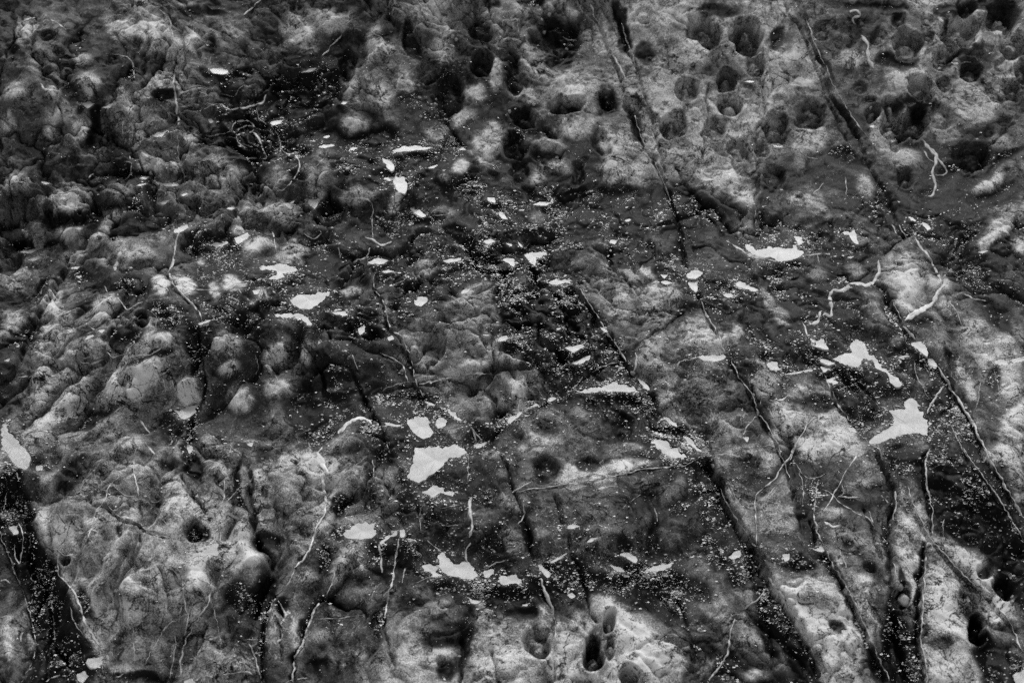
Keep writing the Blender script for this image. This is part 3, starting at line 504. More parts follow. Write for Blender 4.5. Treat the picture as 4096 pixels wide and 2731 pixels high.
# standing water: label | outline.   A label that starts with * is shared by look-alikes that nothing tells apart
PUDDLES = """
long pale puddle at the left edge of the picture below the knobbly hump|D 0,1330 45,1325 60,1380 110,1420 150,1460 190,1510 G 205,60 195,120 170,145 110,125 60,60 45,20 D 20,1500 0,1490
small square puddle just right of the long puddle at the left edge|G 240,120 285,115 285,145 240,155
small heart shaped puddle on the dark band below the left edge puddle|G 258,415 310,415 320,465 285,465
ragged puddle at the top of the looping vein in the dark band at left|G 60,530 120,510 125,570 90,580
curved puddle in the saddle under the twin pale bulges on the left hump|D 1120,1225 1180,1240 1240,1225 1320,1195 1335,1200 1290,1260 1240,1300 1200,1290 1185,1260
thin slanting puddle where the long pale vein ends on the left hump|D 1320,660 1380,635 1500,610 1530,600 1400,640 1340,668
three stranded ragged puddle left of centre above the round flat puddle|D 1740,285 1860,260 1910,265 1960,285 1990,300 1950,320 1880,320 1900,345 1850,365 1790,360 1850,330 1830,310 1790,300
broad streaky oval puddle left of centre, largest on the upper ledge|D 1935,495 2010,465 2100,445 2190,455 2200,475 2150,500 2120,535 2060,565 1990,560 1950,530
narrow bent puddle directly below the broad streaky oval puddle|D 1820,600 1920,590 2020,600 2070,640 2090,665 2050,670 2010,625 1900,620
small wedge puddle beside a knob on the left part of the upper ledge|D 1565,85 1660,55 1660,75 1610,120 1580,125
flat lens shaped puddle left of the small wedge puddle|D 1405,125 1440,115 1520,115 1490,140 1440,148
small puddle behind the little horned knob left of centre|D 1680,435 1740,430 1720,465 1695,460
*thin slanting puddle between the ribs of the left hump|D 590,930 650,905 690,895 640,920
*thin slanting puddle between the ribs of the left hump|D 565,765 590,735 630,735 590,760
*thin slanting puddle between the ribs of the left hump|D 440,695 490,700 470,720
*thin slanting puddle between the ribs of the left hump|D 650,705 700,695 680,720
*thin slanting puddle between the ribs of the left hump|D 280,680 350,665 320,690
*blurred little puddle in the far hollow at the left|D 470,290 510,275 545,280 520,295
*blurred little puddle in the far hollow at the left|D 500,340 545,340 530,358
*blurred little puddle in the far hollow at the left|D 130,180 210,165 290,150 200,190
*blurred little puddle in the far hollow at the left|D 180,235 240,212 290,210 230,240
*blurred little puddle in the far hollow at the left|D 20,905 70,885 60,910
*blurred little puddle in the far hollow at the left|D 100,812 130,790 130,815
upright oval puddle in the dark notch at the foot of the left hump|D 1250,1480 1280,1470 1290,1500 1260,1530
small round puddle on the speckled slope right of the dark notch|D 1640,1460 1690,1450 1680,1480
ragged puddle with a fringed upper edge beside the streaky oval puddle|D 2200,580 2260,560 2335,565 E 60,570 75,600 40,610 D 2290,610
*tiny flat puddle on the knobbly rock at upper left|A 1400,465 1450,452 1530,480 1500,497 1420,492
*tiny flat puddle on the knobbly rock at upper left|A 2010,485 2060,460 2115,455 2080,480
*tiny flat puddle on the knobbly rock at upper left|A 1015,912 1050,885 1130,868 1100,890 1085,915
*tiny flat puddle on the knobbly rock at upper left|A 1800,820 1850,805 1890,800 1870,825 1820,838
*tiny flat puddle on the knobbly rock at upper left|A 540,690 590,670 640,690 580,725
*tiny flat puddle on the knobbly rock at upper left|A 680,722 720,700 760,690 730,720
*tiny flat puddle on the knobbly rock at upper left|A 930,1190 960,1180 1000,1180 970,1198
*tiny flat puddle on the knobbly rock at upper left|A 890,1240 930,1228 980,1225 940,1242
*tiny flat puddle on the knobbly rock at upper left|A 1030,1215 1100,1222 1190,1228 1190,1240 1110,1245
*tiny flat puddle on the knobbly rock at upper left|A 1060,1357 1090,1340 1130,1335 1100,1365
*tiny flat puddle on the knobbly rock at upper left|A 1155,1545 1180,1520 1250,1498 1262,1515 1215,1545 1170,1555
*tiny flat puddle on the knobbly rock at upper left|A 1205,1300 1240,1285 1260,1292 1220,1312
*tiny flat puddle on the knobbly rock at upper left|A 1510,1392 1540,1382 1575,1388 1540,1402
*tiny flat puddle on the knobbly rock at upper left|A 270,1215 300,1212 340,1225 300,1232
*tiny flat puddle on the knobbly rock at upper left|A 2120,982 2170,965 2230,970 2170,990
*tiny flat puddle on the knobbly rock at upper left|A 2150,918 2180,903 2210,905 2180,924
*tiny flat puddle on the knobbly rock at upper left|A 1385,800 1410,788 1430,812 1400,825
forked puddle hanging below a ledge at the top of the left half|A 2040,1335 2090,1325 2155,1328 2130,1350 2100,1400 2070,1365
wide flat puddle on the ledge left of the pitted slope|B 355,1010 400,985 520,975 640,985 560,1000 440,1015
upper pool of the chain stepping down from the wide flat puddle|B 300,1060 360,1070 385,1130 360,1150 320,1110
middle and biggest pool of the chain stepping down from the wide flat puddle|B 290,1190 440,1180 470,1240 450,1290 400,1280 370,1220
lowest pool of the chain stepping down from the wide flat puddle|B 490,1390 540,1395 590,1440 560,1450 510,1420
small puddle under the foot of the pitted slope, left of centre top|B 1000,1320 1050,1320 1055,1355 1010,1345
slanting puddle just below the small one under the pitted slope|B 1060,1410 1110,1420 1140,1465 1100,1460
*faint puddle glint on the dark ledge below the pitted slope|B 1300,1368 1350,1350 1430,1350 1390,1372
*faint puddle glint on the dark ledge below the pitted slope|B 1210,1402 1250,1395 1240,1408
*faint puddle glint on the dark ledge below the pitted slope|B 1910,1472 1940,1460 1965,1466 1930,1482
*faint puddle glint on the dark ledge below the pitted slope|B 1670,1277 1690,1268 1712,1268 1695,1280
*faint puddle glint on the dark ledge below the pitted slope|B 800,998 830,990 860,995 825,1003
*faint puddle glint on the dark ledge below the pitted slope|B 20,692 60,675 90,672 50,698
*faint puddle glint on the dark ledge below the pitted slope|B 70,1000 100,985 135,987 100,1005
*faint puddle glint on the dark ledge below the pitted slope|B 600,1122 640,1108 672,1098 640,1125
sliver of water lying in the big pit beside the upright crack|C 605,970 660,966 735,978 700,985
sliver of water at the bottom of the smooth round pit at upper right|C 1520,380 1550,374 1582,378 1550,388
*tiny water glint at the bottom of a pit|C 275,925 300,915 325,916 300,932
*tiny water glint at the bottom of a pit|C 470,545 510,538 545,545 505,553
*tiny water glint at the bottom of a pit|C 80,665 120,655 150,660 115,680
*tiny water glint at the bottom of a pit|C 1300,845 1325,835 1345,842 1322,852
*tiny water glint at the bottom of a pit|C 1440,940 1465,930 1480,940 1455,950
upper of two small slanting puddles on the joint at right|C 1560,1445 1600,1450 1620,1480 1580,1470
lower of two small slanting puddles on the joint at right|C 1650,1480 1680,1490 1720,1530 1690,1540
rounded puddle with speckled rim, left of two neighbours above the big central pool|E 445,1335 470,1300 530,1272 590,1275 630,1320 645,1375 620,1410 570,1425 530,1405 490,1360
small oval puddle, right of two neighbours above the big central pool|E 650,1330 670,1290 715,1275 740,1295 720,1340 670,1360
slanting ribbon of water above the small oval puddle near the middle|E 725,1225 760,1240 800,1270 840,1310 800,1300 750,1265
short start of the slanting ribbon of water near the middle|E 580,1175 620,1180 655,1205 610,1200
big grainy pool in the middle of the picture with a straight lower edge|E 505,1568 530,1490 600,1475 700,1475 800,1470 840,1480 860,1510 880,1520 H 760,70 650,160 545,235 490,215 460,190 480,150
bean shaped puddle between the big grainy pool and the curving crack|E 905,1465 950,1455 1005,1445 970,1480 930,1490
tapering tongue of water along the curving crack in the centre|E 1125,1310 1150,1275 1200,1265 1250,1220 1330,1195 1250,1250 1180,1300 1140,1328
*small bright bead of water on the curving crack in the centre|E 1400,1165 1430,1145 1460,1155 1420,1180
*small bright bead of water on the curving crack in the centre|E 1500,1150 1540,1120 1530,1140
long curved pool with two raised lobes at the head of the central slab|E 1590,1120 1660,1085 1760,1080 1830,1045 1865,1045 1870,1070 1930,1065 1970,1080 2015,1115 1900,1110 1780,1108 1680,1120
slanting puddle on the joint right beside the long curved pool|E 2000,1020 2040,1040 2080,1080 2085,1105 2050,1090
lens shaped puddle further down the same joint as the long curved pool|E 2160,1275 2200,1280 2260,1325 2270,1350 2210,1320
wedge of water with ragged tail beside the joint right of centre|E 2105,1445 2150,1430 2190,1440 2230,1480 2300,1530 F 60,1520 90,1548 30,1550 0,1558 E 2200,1540 2140,1500
leaf shaped smooth puddle above the long curved pool|E 1560,920 1600,880 1640,855 1690,855 1680,880 1640,920 1590,935
feathery puddle just above the leaf shaped smooth puddle|E 1520,820 1570,805 1650,800 1600,840 1570,850
small puddle beside a thin sliver in the middle of the dark shelf|E 1065,775 1085,745 1130,735 1145,755 1110,775
thin sliver of water left of the small puddle on the dark shelf|E 965,730 1020,730 990,740
five sided puddle below the pale dome left of centre|E 510,515 540,480 600,485 605,505 560,545 520,535
small oval puddle at the upper edge of the grey dome in the centre|E 820,450 850,425 890,425 870,450 830,460
small upright puddle left of the pale forked vein near the middle|E 130,690 185,670 185,710 150,735
triangular puddle left of the upper joint at top centre|E 1090,235 1120,220 1180,225 1185,260 1175,285 1140,255
forked puddle straddling the upper joint at top centre|E 1235,190 1300,185 1390,180 1400,195 1330,220 1320,280 1285,250
*small glint of water along the upper joint at top centre|E 1120,120 1170,130 1160,145
*small glint of water along the upper joint at top centre|E 1185,100 1210,110 1240,150 1220,145
*small glint of water along the upper joint at top centre|E 975,110 1020,90 1055,110 1000,130
flat puddle on the brow above the pale dome left of centre|E 700,240 760,225 830,220 800,245 730,250
fringed puddle under the branching vein left of centre|E 200,250 250,225 340,240 310,260 230,262
level strip of water across the upper joint in the middle|E 1400,380 1480,365 1580,368 1560,380 1430,400
small puddle on the dark slope right of the level strip of water|E 1800,115 1830,95 1875,105 1850,130
*small ragged puddle on the dark speckled slope right of centre|E 2150,380 2200,370 2235,385 2190,400
*small ragged puddle on the dark speckled slope right of centre|E 2150,330 2210,330 2180,360
*small ragged puddle on the dark speckled slope right of centre|E 1750,680 1790,690 1800,715 1770,705
*small ragged puddle on the dark speckled slope right of centre|E 1455,690 1495,685 1470,705
*small ragged puddle on the dark speckled slope right of centre|F 320,465 370,455 400,470 360,490
*small ragged puddle near the forked vein left of centre|E 290,310 340,298 380,310 320,322
*small ragged puddle near the forked vein left of centre|E 330,750 370,735 380,760 340,775
*small ragged puddle near the forked vein left of centre|E 300,1310 360,1325 440,1335 400,1345 340,1335
horned pool on the ledge at the foot of the pitted slope, right half|F 475,130 530,155 590,165 630,140 700,155 800,155 830,120 790,75 860,85 850,120 815,150 870,185 830,220 750,240 690,245 650,215 570,215 510,190
claw shaped puddle right of the horned pool|F 1080,50 1150,45 1200,30 1225,90 1230,130 1200,120 1170,70
blocky puddle at the top of the long straight joint right of centre|F 75,335 120,300 190,310 195,330 140,360 90,355
grainy puddle touching the underside of the blocky puddle|F 90,380 150,370 160,430 150,455 110,420
slim diagonal puddle between the blocky puddle and the winding thick vein|F 405,385 450,385 530,415 565,435 540,445 470,425 405,405
split puddle left of the branching white pool at right|F 905,755 950,765 990,755 1030,830 980,825 920,800 960,795 910,775
branching white pool stepping down the rock at right|F 1180,760 1230,765 1290,820 1290,855 1330,870 1370,910 1430,980 1500,1030 1525,1065 1490,1085 1440,1050 1430,990 1350,960 1340,920 1260,890 1220,940 1150,930 1080,920 1060,900 1110,850 1180,845 1175,810 1190,790
*pointed strand of water left of the branching white pool|F 970,890 1040,905 1080,925 1030,935 990,920
*pointed strand of water left of the branching white pool|F 960,990 1030,1010 1100,1050 1070,1065 1020,1040
*pointed strand of water left of the branching white pool|F 975,945 1080,935 1000,985
large boot shaped pool at right, the biggest sheet of water|F 1400,1215 1450,1235 1530,1225 1540,1180 1590,1155 1620,1190 1615,1225 1670,1260 1685,1330 1695,1410 1640,1385 1560,1390 1450,1420 1360,1460 1310,1455 1310,1430 1370,1380 1440,1355 1465,1310 1450,1270
upper of two long drops of water on the right hand joint|F 1595,785 1640,770 1670,800 1695,850 1690,880 1650,850 1610,815
lower of two long drops of water on the right hand joint|F 1690,890 1720,890 1760,945 1720,945 1690,920
flat puddle near the right edge with a strand running out of frame|F 2125,905 2180,895 2240,905 2230,935 2150,930
strand of water running out at the right edge|F 2240,895 2335,880 2345,905 2260,920
*faint puddle on the grey slope near the right edge|F 2060,785 2120,780 2090,800
*faint puddle on the grey slope near the right edge|F 1490,880 1560,865 1575,875 1500,890
*faint puddle on the grey slope near the right edge|F 2010,180 2100,170 2060,190
*faint puddle on the grey slope near the right edge|F 1150,215 1215,205 1180,222
ragged puddle between the long straight joint and the branching white pool|F 620,920 690,910 700,950 730,965 650,970
curved strand of water right of the ragged puddle by the straight joint|F 740,995 830,975 900,960 930,970 800,995
long thin puddle ending at the long straight joint right of centre|F 160,880 250,870 340,865 360,880 290,910 200,905
slim puddle on the joint just above the wedge of water|F 60,1405 100,1410 140,1460 180,1510 150,1500 90,1450
small puddle on the thin crack left of the boot shaped pool|F 1155,1345 1190,1345 1225,1385 1170,1375
*little puddle on the grey slab below the long straight joint|F 680,1170 750,1145 730,1170
*little puddle on the grey slab below the long straight joint|F 970,1300 1030,1300 990,1325
*little puddle on the grey slab below the long straight joint|F 450,1410 500,1415 490,1450
club shaped puddle at the mouth of the arched hollow at lower left|G 1220,755 1280,715 1350,690 1400,650 1445,640 1460,680 1450,720 1400,715 1330,715 1260,750
streaky puddle at the bottom of the picture left of centre|G 575,1430 620,1400 690,1390 680,1440 640,1470 600,1465
small puddle cut off by the bottom edge at left|G 1220,1550 1280,1535 1310,1568 1300,1590 1225,1590
pale ragged puddle near the bottom edge beside the streaky one|G 510,1510 560,1490 590,1520 550,1568 515,1545
smooth almond shaped puddle below the bright folded vein|H 35,570 90,520 170,495 260,500 240,555 270,560 230,600 150,610 60,600
*grainy strand of water right of the smooth almond shaped puddle|H 410,545 450,540 450,590 420,600
*grainy strand of water right of the smooth almond shaped puddle|H 280,630 340,580 400,550 400,580 330,610 290,650
*grainy strand of water right of the smooth almond shaped puddle|H 450,600 520,610 530,625 470,610
big crown shaped pool at lower centre with a smooth lower edge|H 670,720 710,700 750,745 800,760 870,770 900,775 930,840 940,855 900,880 820,865 740,850 690,820 680,770
lacy puddle at the left end of the crown shaped pool|H 565,790 620,770 680,800 645,825 700,850 600,865 640,845 590,815
small round puddle right of the crown shaped pool|H 970,815 1050,810 1055,840 1000,870 980,860
fringed oval puddle, second right of the crown shaped pool|H 1065,880 1100,850 1190,840 1230,890 1230,925 1190,900 1100,915
tooth shaped puddle on the joint at lower centre|H 1330,785 1370,750 1400,755 1425,800 1425,850 1400,865 1370,830
long ragged puddle with curled ends at lower right of centre|H 1815,775 1850,750 1900,765 1940,790 2050,800 2120,790 2170,765 2235,760 2220,800 2130,825 2040,820 1950,820 1880,830 1820,800
hooked puddle just above the long ragged puddle with curled ends|H 1870,720 1910,695 1960,700 2000,740 1990,765 1920,730
small puddle below the crown shaped pool|H 870,990 900,1010 960,1020 930,1040 890,1035
*small puddle on the speckled central slab between thin joints|H 1530,520 1570,505 1620,520 1570,540 1535,540
*small puddle on the speckled central slab between thin joints|H 1660,630 1690,600 1740,595 1700,625
strand of water rising right from the tooth shaped puddle|H 1410,760 1470,730 1540,695 1490,735 1430,770
grainy patch of water film below the big grainy pool|H 570,290 640,245 720,270 780,300 770,320 680,300 630,330 600,310
*tiny puddle on the dark speckled strip above the oval holes|H 1530,980 1560,960 1590,990 1560,1005
*tiny puddle on the dark speckled strip above the oval holes|H 1220,1050 1270,1035 1270,1055
small puddle right of the wide stepped joint at lower right|I 720,710 775,700 770,745 740,760
small puddle at the top of the pale edged joint at lower right|I 930,680 980,650 1010,680 990,695
ragged puddle in the dark speckled patch left of the stepped joint|I 360,730 400,690 440,680 440,720 400,745
small puddle in a hollow of the pale slab at lower right|I 1115,1215 1160,1210 1160,1240 1130,1245
white puddle filling the bottom right corner|I 2270,1510 2335,1470 2400,1480 2400,1600 2280,1590
"""
BARNACLES = dict(B="1415,98 1360,132 1375,215 1525,328 1545,362 1340,400 770,245 795,265 250,348 540,570 572,565 548,652 655,665 655,695 760,165 938,548 1150,745 1310,700 1408,768 1445,775 1748,510 2110,403 2068,918 1468,1050 2290,960 555,780 930,1055 1395,1490 1350,505 2230,915 1105,1195",
 I="905,932 1960,795 1440,522 1505,522 1020,1135 2030,90 1915,90 2110,378 2255,995 172,1215 265,118", F="1540,1000 210,990 565,985 130,805 530,1135", E="1965,988 40,460 2070,1360 1570,255", D="995,1117", C="1310,720 60,960 40,440")

# ------------------------------------------------------------------ rock relief
def inside(px, py, q):
    m = np.zeros(px.shape, bool); n = len(q)
    for i in range(n):
        x0, y0 = q[i]; x1, y1 = q[(i + 1) % n]
        if y0 == y1: continue
        m ^= ((y0 > py) != (y1 > py)) & (px < (x1 - x0) * (py - y0) / (y1 - y0) + x0)
    return m
def seg_dist(U, V, q):
    best = np.full(U.shape, 1e9, np.float32); side = np.zeros(U.shape, np.float32); tt = np.zeros(U.shape, np.float32)
    n = len(q) - 1
    for i in range(n):
        ax, ay = q[i]; bx, by = q[i + 1]; dx, dy = bx - ax, by - ay; L2 = dx * dx + dy * dy + 1e-9
        t = np.clip(((U - ax) * dx + (V - ay) * dy) / L2, 0, 1)
        d = np.hypot(U - ax - t * dx, V - ay - t * dy)
        m = d < best
        best = np.where(m, d, best); side = np.where(m, np.sign(dx * (V - ay) - dy * (U - ax)), side); tt = np.where(m, (i + t) / n, tt)
    return best, side, tt
def slope_profile():
    Y = np.linspace(-9, 9, 18001)
    s = 9 - 6 * sstep(-0.5, -0.1, Y) + 18 * sstep(0.18, 0.60, Y) - 15 * sstep(1.7, 2.6, Y)
    s = s * sstep(-6, -2, Y)
    z = np.concatenate([[0], np.cumsum(np.tan(np.radians(s[:-1])) * np.diff(Y))])
    return Y, z - np.interp(0, Y, z)
PY, PZ = slope_profile()
def base_z(Y): return np.interp(Y, PY, PZ)

def axis(lo, hi, n, far, m):
    c = np.linspace(lo, hi, n); st = c[1] - c[0]
    r = np.geomspace(st, 1.0, m); k = r.cumsum(); k = k / k[-1] * far
    return np.concatenate([(lo - k)[::-1], c, hi + k])
# how far does the frame reach on the bare profile?
def base_hit(u, v):
    r = ray(u, v); t = np.linspace(0.5, 6, 6000); P = CAM + t[:, None] * r
    i = np.argmax(P[:, 2] < base_z(P[:, 1])); return P[i]
ybot, ytop = base_hit(W_ / 2, H_ + 130)[1], base_hit(W_ / 2, -150)[1]
xw = base_hit(W_ + 160, -100)[0]
GX = axis(-xw, xw, 1080, 6.0, 36); GY = axis(ybot, ytop, 860, 6.0, 36)
X, Y = np.meshgrid(GX, GY)          # rows follow Y
NR, NC = X.shape
BZ = base_z(Y)
sl_ = (base_z(Y + 0.002) - base_z(Y - 0.002)) / 0.004
nl = np.sqrt(1 + sl_ ** 2); NY = -sl_ / nl; NZ = 1 / nl
P0 = np.stack([X, Y, BZ], -1)
print('grid', X.shape, 'y', ybot, ytop, 'x', xw)

WX = fbm(X * 9, Y * 9, 4, 3); WY = fbm(X * 9 + 40, Y * 9, 4, 9)           # domain warp
WX2 = fbm(X * 45, Y * 45, 3, 23); WY2 = fbm(X * 45, Y * 45 + 30, 3, 29)
# large swells of the shelf: src px x y rx ry height m
SWELL = [(750, 1320, 620, 330, .050), (620, 2150, 560, 420, .035), (160, 1050, 260, 260, -.050), (200, 330, 420, 240, .02),
         (2000, 1330, 480, 260, .022), (2200, 2000, 620, 300, .020), (2900, 1450, 420, 300, .018), (3450, 1300, 300, 200, .02),
         (60, 2350, 220, 420, -.03), (3300, 2300, 420, 420, .015), (1450, 1800, 130, 200, .022), (2370, 150, 200, 170, -.03),
         (1500, 700, 420, 130, .02), (3900, 1900, 220, 300, .02), (3950, 2450, 120, 180, -.015), (1800, 420, 160, 160, -.01)]
mpp = None
def locate(P):
    d = P - CAM
    zc = d @ cf
    zc = np.maximum(zc, 0.15)
    return (W_ / 2 + FPX * d[..., 0] / zc).astype(np.float32), (H_ / 2 - FPX * (d @ cu) / zc).astype(np.float32), (zc / FPX).astype(np.float32)

def rows_of(U, V, u0, u1, v0, v1):
    m = (V > v0) & (V < v1) & (U > u0) & (U < u1)
    r = np.nonzero(m.any(1))[0]
    if len(r) == 0: return None
    c = np.nonzero(m.any(0))[0]
    return slice(r[0], r[-1] + 1), slice(c[0], c[-1] + 1)
def parse(dic):
    for c, s in dic.items():
        for q in s.split(';'):
            a = [float(t) for t in q.split()]
            x, y = pt(c, a[0], a[1])
            yield x, y, a[2] * KS, a[3] * KS, math.radians(a[4]), a[5]
def rho_of(U, V, x, y, rx, ry, an, wx, wy, k):
    du = U - x + wx * k * (rx + ry) * .5; dv = V - y + wy * k * (rx + ry) * .5
    ca, sa = math.cos(an), math.sin(an)
    a = (du * ca + dv * sa) / rx; b = (-du * sa + dv * ca) / ry
    return np.sqrt(a * a + b * b)

def swell_relief(U, V, S):
    h = np.zeros_like(U)
    for x, y, rx, ry, a in SWELL:
        r = rho_of(U, V, x, y, rx, ry, 0, WX, WY, .15)
        h += 1.25 * a * (1 - sstep(0, 1.35, r))
    for x, y, rx, ry, an, tone in parse(LIGHT):
        R = max(rx, ry) * 1.8
        s = rows_of(U, V, x - R, x + R, y - R, y + R)
        if not s: continue
        r = rho_of(U[s], V[s], x, y, rx, ry, an, WX[s] + .3 * WX2[s], WY[s] + .3 * WY2[s], .5)
        a = math.sqrt(rx * ry) * float(S[s].mean()) * (.12 if y < 620 and x > 1500 else .22 if x > 1500 else .34)
        h[s] += a * (1 - sstep(.15, 1.3, r))
    for x, y, rx, ry, an, tone in parse(DARK):
        R = max(rx, ry) * 1.6
        s = rows_of(U, V, x - R, x + R, y - R, y + R)
        if not s: continue
        r = rho_of(U[s], V[s], x, y, rx, ry, an, WX[s], WY[s], .25)
        a = min(.016, math.sqrt(rx * ry) * float(S[s].mean()) * .16)
        h[s] -= a * (1 - sstep(.3, 1.25, r))
    return h

# rock grain that belongs to the whole shelf
flow = fbm(X * 7 + WX * .8, Y * 7 + WY * .8, 5, 41, .55)
ridge = 1 - np.abs(fbm(X * 16 + WX * 1.2, Y * 9 + WY * 1.2, 4, 51)); ridge = ridge ** 3
fine = fbm(X * 60 + WX2 * .4, Y * 60 + WY2 * .4, 4, 61, .6)
bil = np.abs(fbm(X * 11 + WX * .5, Y * 8 + WY * .5, 3, 81)); bil2 = np.abs(fbm(X * 34 + WX * .9, Y * 22 + WY * .9, 3, 87))
H0 = .007 * flow + .016 * np.sqrt(bil + .004) + .0045 * np.sqrt(bil2 + .004) + .003 * (ridge - .4) + .0007 * fine
def blocks(x, y, s):
    xi = np.floor(x); yi = np.floor(y); f1 = np.full(x.shape, 9., np.float32); f2 = f1.copy()
    for dj in (-1, 0, 1):
        for di in (-1, 0, 1):
            a = (xi + di).astype(np.int64); b = (yi + dj).astype(np.int64)
            jx = PERM[(a * 7 + s) & 255, (b * 3 + s) & 255]; jy = PERM[(a * 5 + s + 90) & 255, (b * 11 + s) & 255]
            d = np.hypot(xi + di + jx - x, yi + dj + jy - y).astype(np.float32)
            n1_ = np.minimum(f1, d); f2 = np.minimum(f2, np.maximum(f1, d)); f1 = n1_
    return f2 - f1
E1 = blocks(X * 9 + WX * .55 + WX2 * .08 + Y * 3, Y * 7 + WY * .55 + WY2 * .08, 3)
E2 = blocks(X * 24 + WX * .9 + WX2 * .15 + Y * 6, Y * 17 + WY * .9 + WY2 * .15, 17)
m1 = sstep(-.55, .2, fbm(X * 3, Y * 3, 3, 131)); m2 = sstep(-.35, .35, fbm(X * 5, Y * 5, 3, 137))
BLK = (1 + .7 * (1 - sstep(1000, 1900, np.hypot((locate(P0)[0] - 1500) * .8, locate(P0)[1] - 1000)))) * m1 * (.013 * sstep(0, .55, E1) - .010 * np.exp(-(E1 / .028) ** 2)) + m2 * (.006 * sstep(0, .6, E2) - .006 * np.exp(-(E2 / .06) ** 2))
tiny = .0006 * np.sqrt(np.abs(fbm(X * 95 + WX2 * .5, Y * 70 + WY2 * .5, 3, 141)) + .01)
H0 = H0 * .75 + BLK + tiny
# folds and bedding run their own way in each part of the shelf
def bands(ang, ka, kl, s):
    c_, s_ = math.cos(math.radians(ang)), math.sin(math.radians(ang)); yy = Y * .75
    a = X * s_ - yy * c_; l = X * c_ + yy * s_
    f = fbm(a * ka + WX * .35, l * kl + WY * .35, 4, s, .42)
    return np.sqrt(np.abs(f) + .004) - .45
U0, V0, S0 = locate(P0)
wl1 = (1 - sstep(900, 1500, U0)) * sstep(850, 1100, V0) * (1 - sstep(1750, 2000, V0))
wl2 = (1 - sstep(1300, 1900, U0)) * sstep(1650, 1950, V0)
wr = sstep(1500, 2300, U0) * sstep(800, 1200, V0)
wt = sstep(2200, 2600, U0) * (1 - sstep(700, 1000, V0))
F1, F2, F3 = bands(50, 16, 4.5, 91), bands(83, 14, 2.2, 97), bands(118, 15, 3.5, 103)
FOLD = .021 * wl1 * F1 + .030 * wl2 * F2 + .010 * wr * F3
H0 = H0 * (1 - .45 * np.maximum(wl1, wl2) - .3 * wr - .78 * wt) + FOLD
FOLD_SHADE = 1 + .5 * wl1 * F1 + .5 * wl2 * F2 + .6 * wr * F3  # fold shading put into the tone: creases darker, crests paler
Hs = H0.copy()
for it in range(4):
    P = P0.copy(); P[..., 1] += NY * Hs; P[..., 2] += NZ * Hs
    U, V, S = locate(P)
    Hs = H0 + swell_relief(U, V, S)
P = P0.copy(); P[..., 1] += NY * Hs; P[..., 2] += NZ * Hs
U, V, S = locate(P)

# tone of the rock: dry and soaked patches, with apparent light and shade painted into the colour
BASE = np.array([[.38, .35, .43, .57, .55], [.39, .34, .35, .50, .50], [.33, .25, .20, .22, .28], [.31, .25, .22, .24, .30], [.38, .36, .29, .33, .36], [.36, .38, .40, .40, .40]])
bu = np.clip(U / W_ * 4, 0, 3.999); bv = np.clip(V / H_ * 5, 0, 4.999)
iu = bu.astype(int); iv = bv.astype(int); fu = bu - iu; fv = bv - iv
T = (BASE[iv, iu] * (1 - fu) + BASE[iv, iu + 1] * fu) * (1 - fv) + (BASE[iv + 1, iu] * (1 - fu) + BASE[iv + 1, iu + 1] * fu) * fv
T = T * (1 + .45 * flow + .25 * WX)
T0 = T.copy()
def GAIN(x, y):  # regional lift of the pale tones, makes up for light lost on slopes
    if y < 900: return 1.2 if x > 1900 else 1.5
    if y > 1850: return 1.05
    return 1.36 if x < 1400 else 1.3
def tone_pass(dic, k, e0, e1, full):
    for x, y, rx, ry, an, tone in parse(dic):
        if dic is LIGHT: tone = min(100 * (.86 * (tone * GAIN(x, y) / 100) ** 2.2) ** (1 / 2.9), 70)
        R = max(rx, ry) * 1.7
        s = rows_of(U, V, x - R, x + R, y - R, y + R)
        if not s: continue
        r = rho_of(U[s], V[s], x, y, rx, ry, an, WX[s] + .35 * WX2[s], WY[s] + .35 * WY2[s], k)
        wgt = (1 - sstep(e0, e1, r)) * full
        T[s] = T[s] * (1 - wgt) + tone / 100 * wgt
for line in BEDS.strip().splitlines():
    tn, q = line.split('|'); q = pts(q.split()[0], q); tn = float(tn) / 100
    tn = (.86 * tn ** 2.2) ** (1 / 2.9) if tn > .2 else tn
    b = rows_of(U, V, q[:, 0].min() - 60, q[:, 0].max() + 60, q[:, 1].min() - 60, q[:, 1].max() + 60)
    if not b: continue
    uu = U[b] + 16 * WX[b] + 12 * WX2[b]; vv = V[b] + 12 * WY[b] + 9 * WY2[b]
    d, _, _ = seg_dist(uu, vv, np.vstack([q, q[:1]])); d = np.where(inside(uu, vv, q), d, -d)
    wgt = sstep(-12, 22, d) * .88
    T[b] = T[b] * (1 - wgt) + tn * (1 + .35 * flow[b] + .25 * WX[b]) * wgt
tone_pass(LIGHT, .48, .4, 1.12, .9)
tone_pass(DARK, .5, .55, 1.05, .8)

T = T * np.clip(FOLD_SHADE, .5, 1.5)
# hollows
HP = np.zeros_like(T)
for x, y, rx, ry, an, dep in parse(PITS):
    if dep == 0: continue
    R = max(rx, ry) * 1.9
    s = rows_of(U, V, x - R, x + R, y - R, y + R)
    if not s: continue
    r = rho_of(U[s], V[s], x, y, rx, ry, an, WX[s] * .8 + WX2[s] * .45, WY[s] * .8 + WY2[s] * .45, .40)
    a = math.sqrt(rx * ry) * float(S[s].mean()) * dep * (1.05 if y < 1500 else 1.6)
    prof = -(1 - sstep(.66, 1.04, r)) * (1 - .55 * (1 - sstep(.1, .75, r))) + .10 * np.exp(-((r - 1.18) / .16) ** 2)
    HP[s] = np.where(prof < 0, np.minimum(HP[s], a * prof), HP[s] + a * prof * (HP[s] > -1e-4))
    HP[s] += (1 - sstep(.6, 1.0, r)) * a * .30 * (fine[s] + .8 * WX2[s])

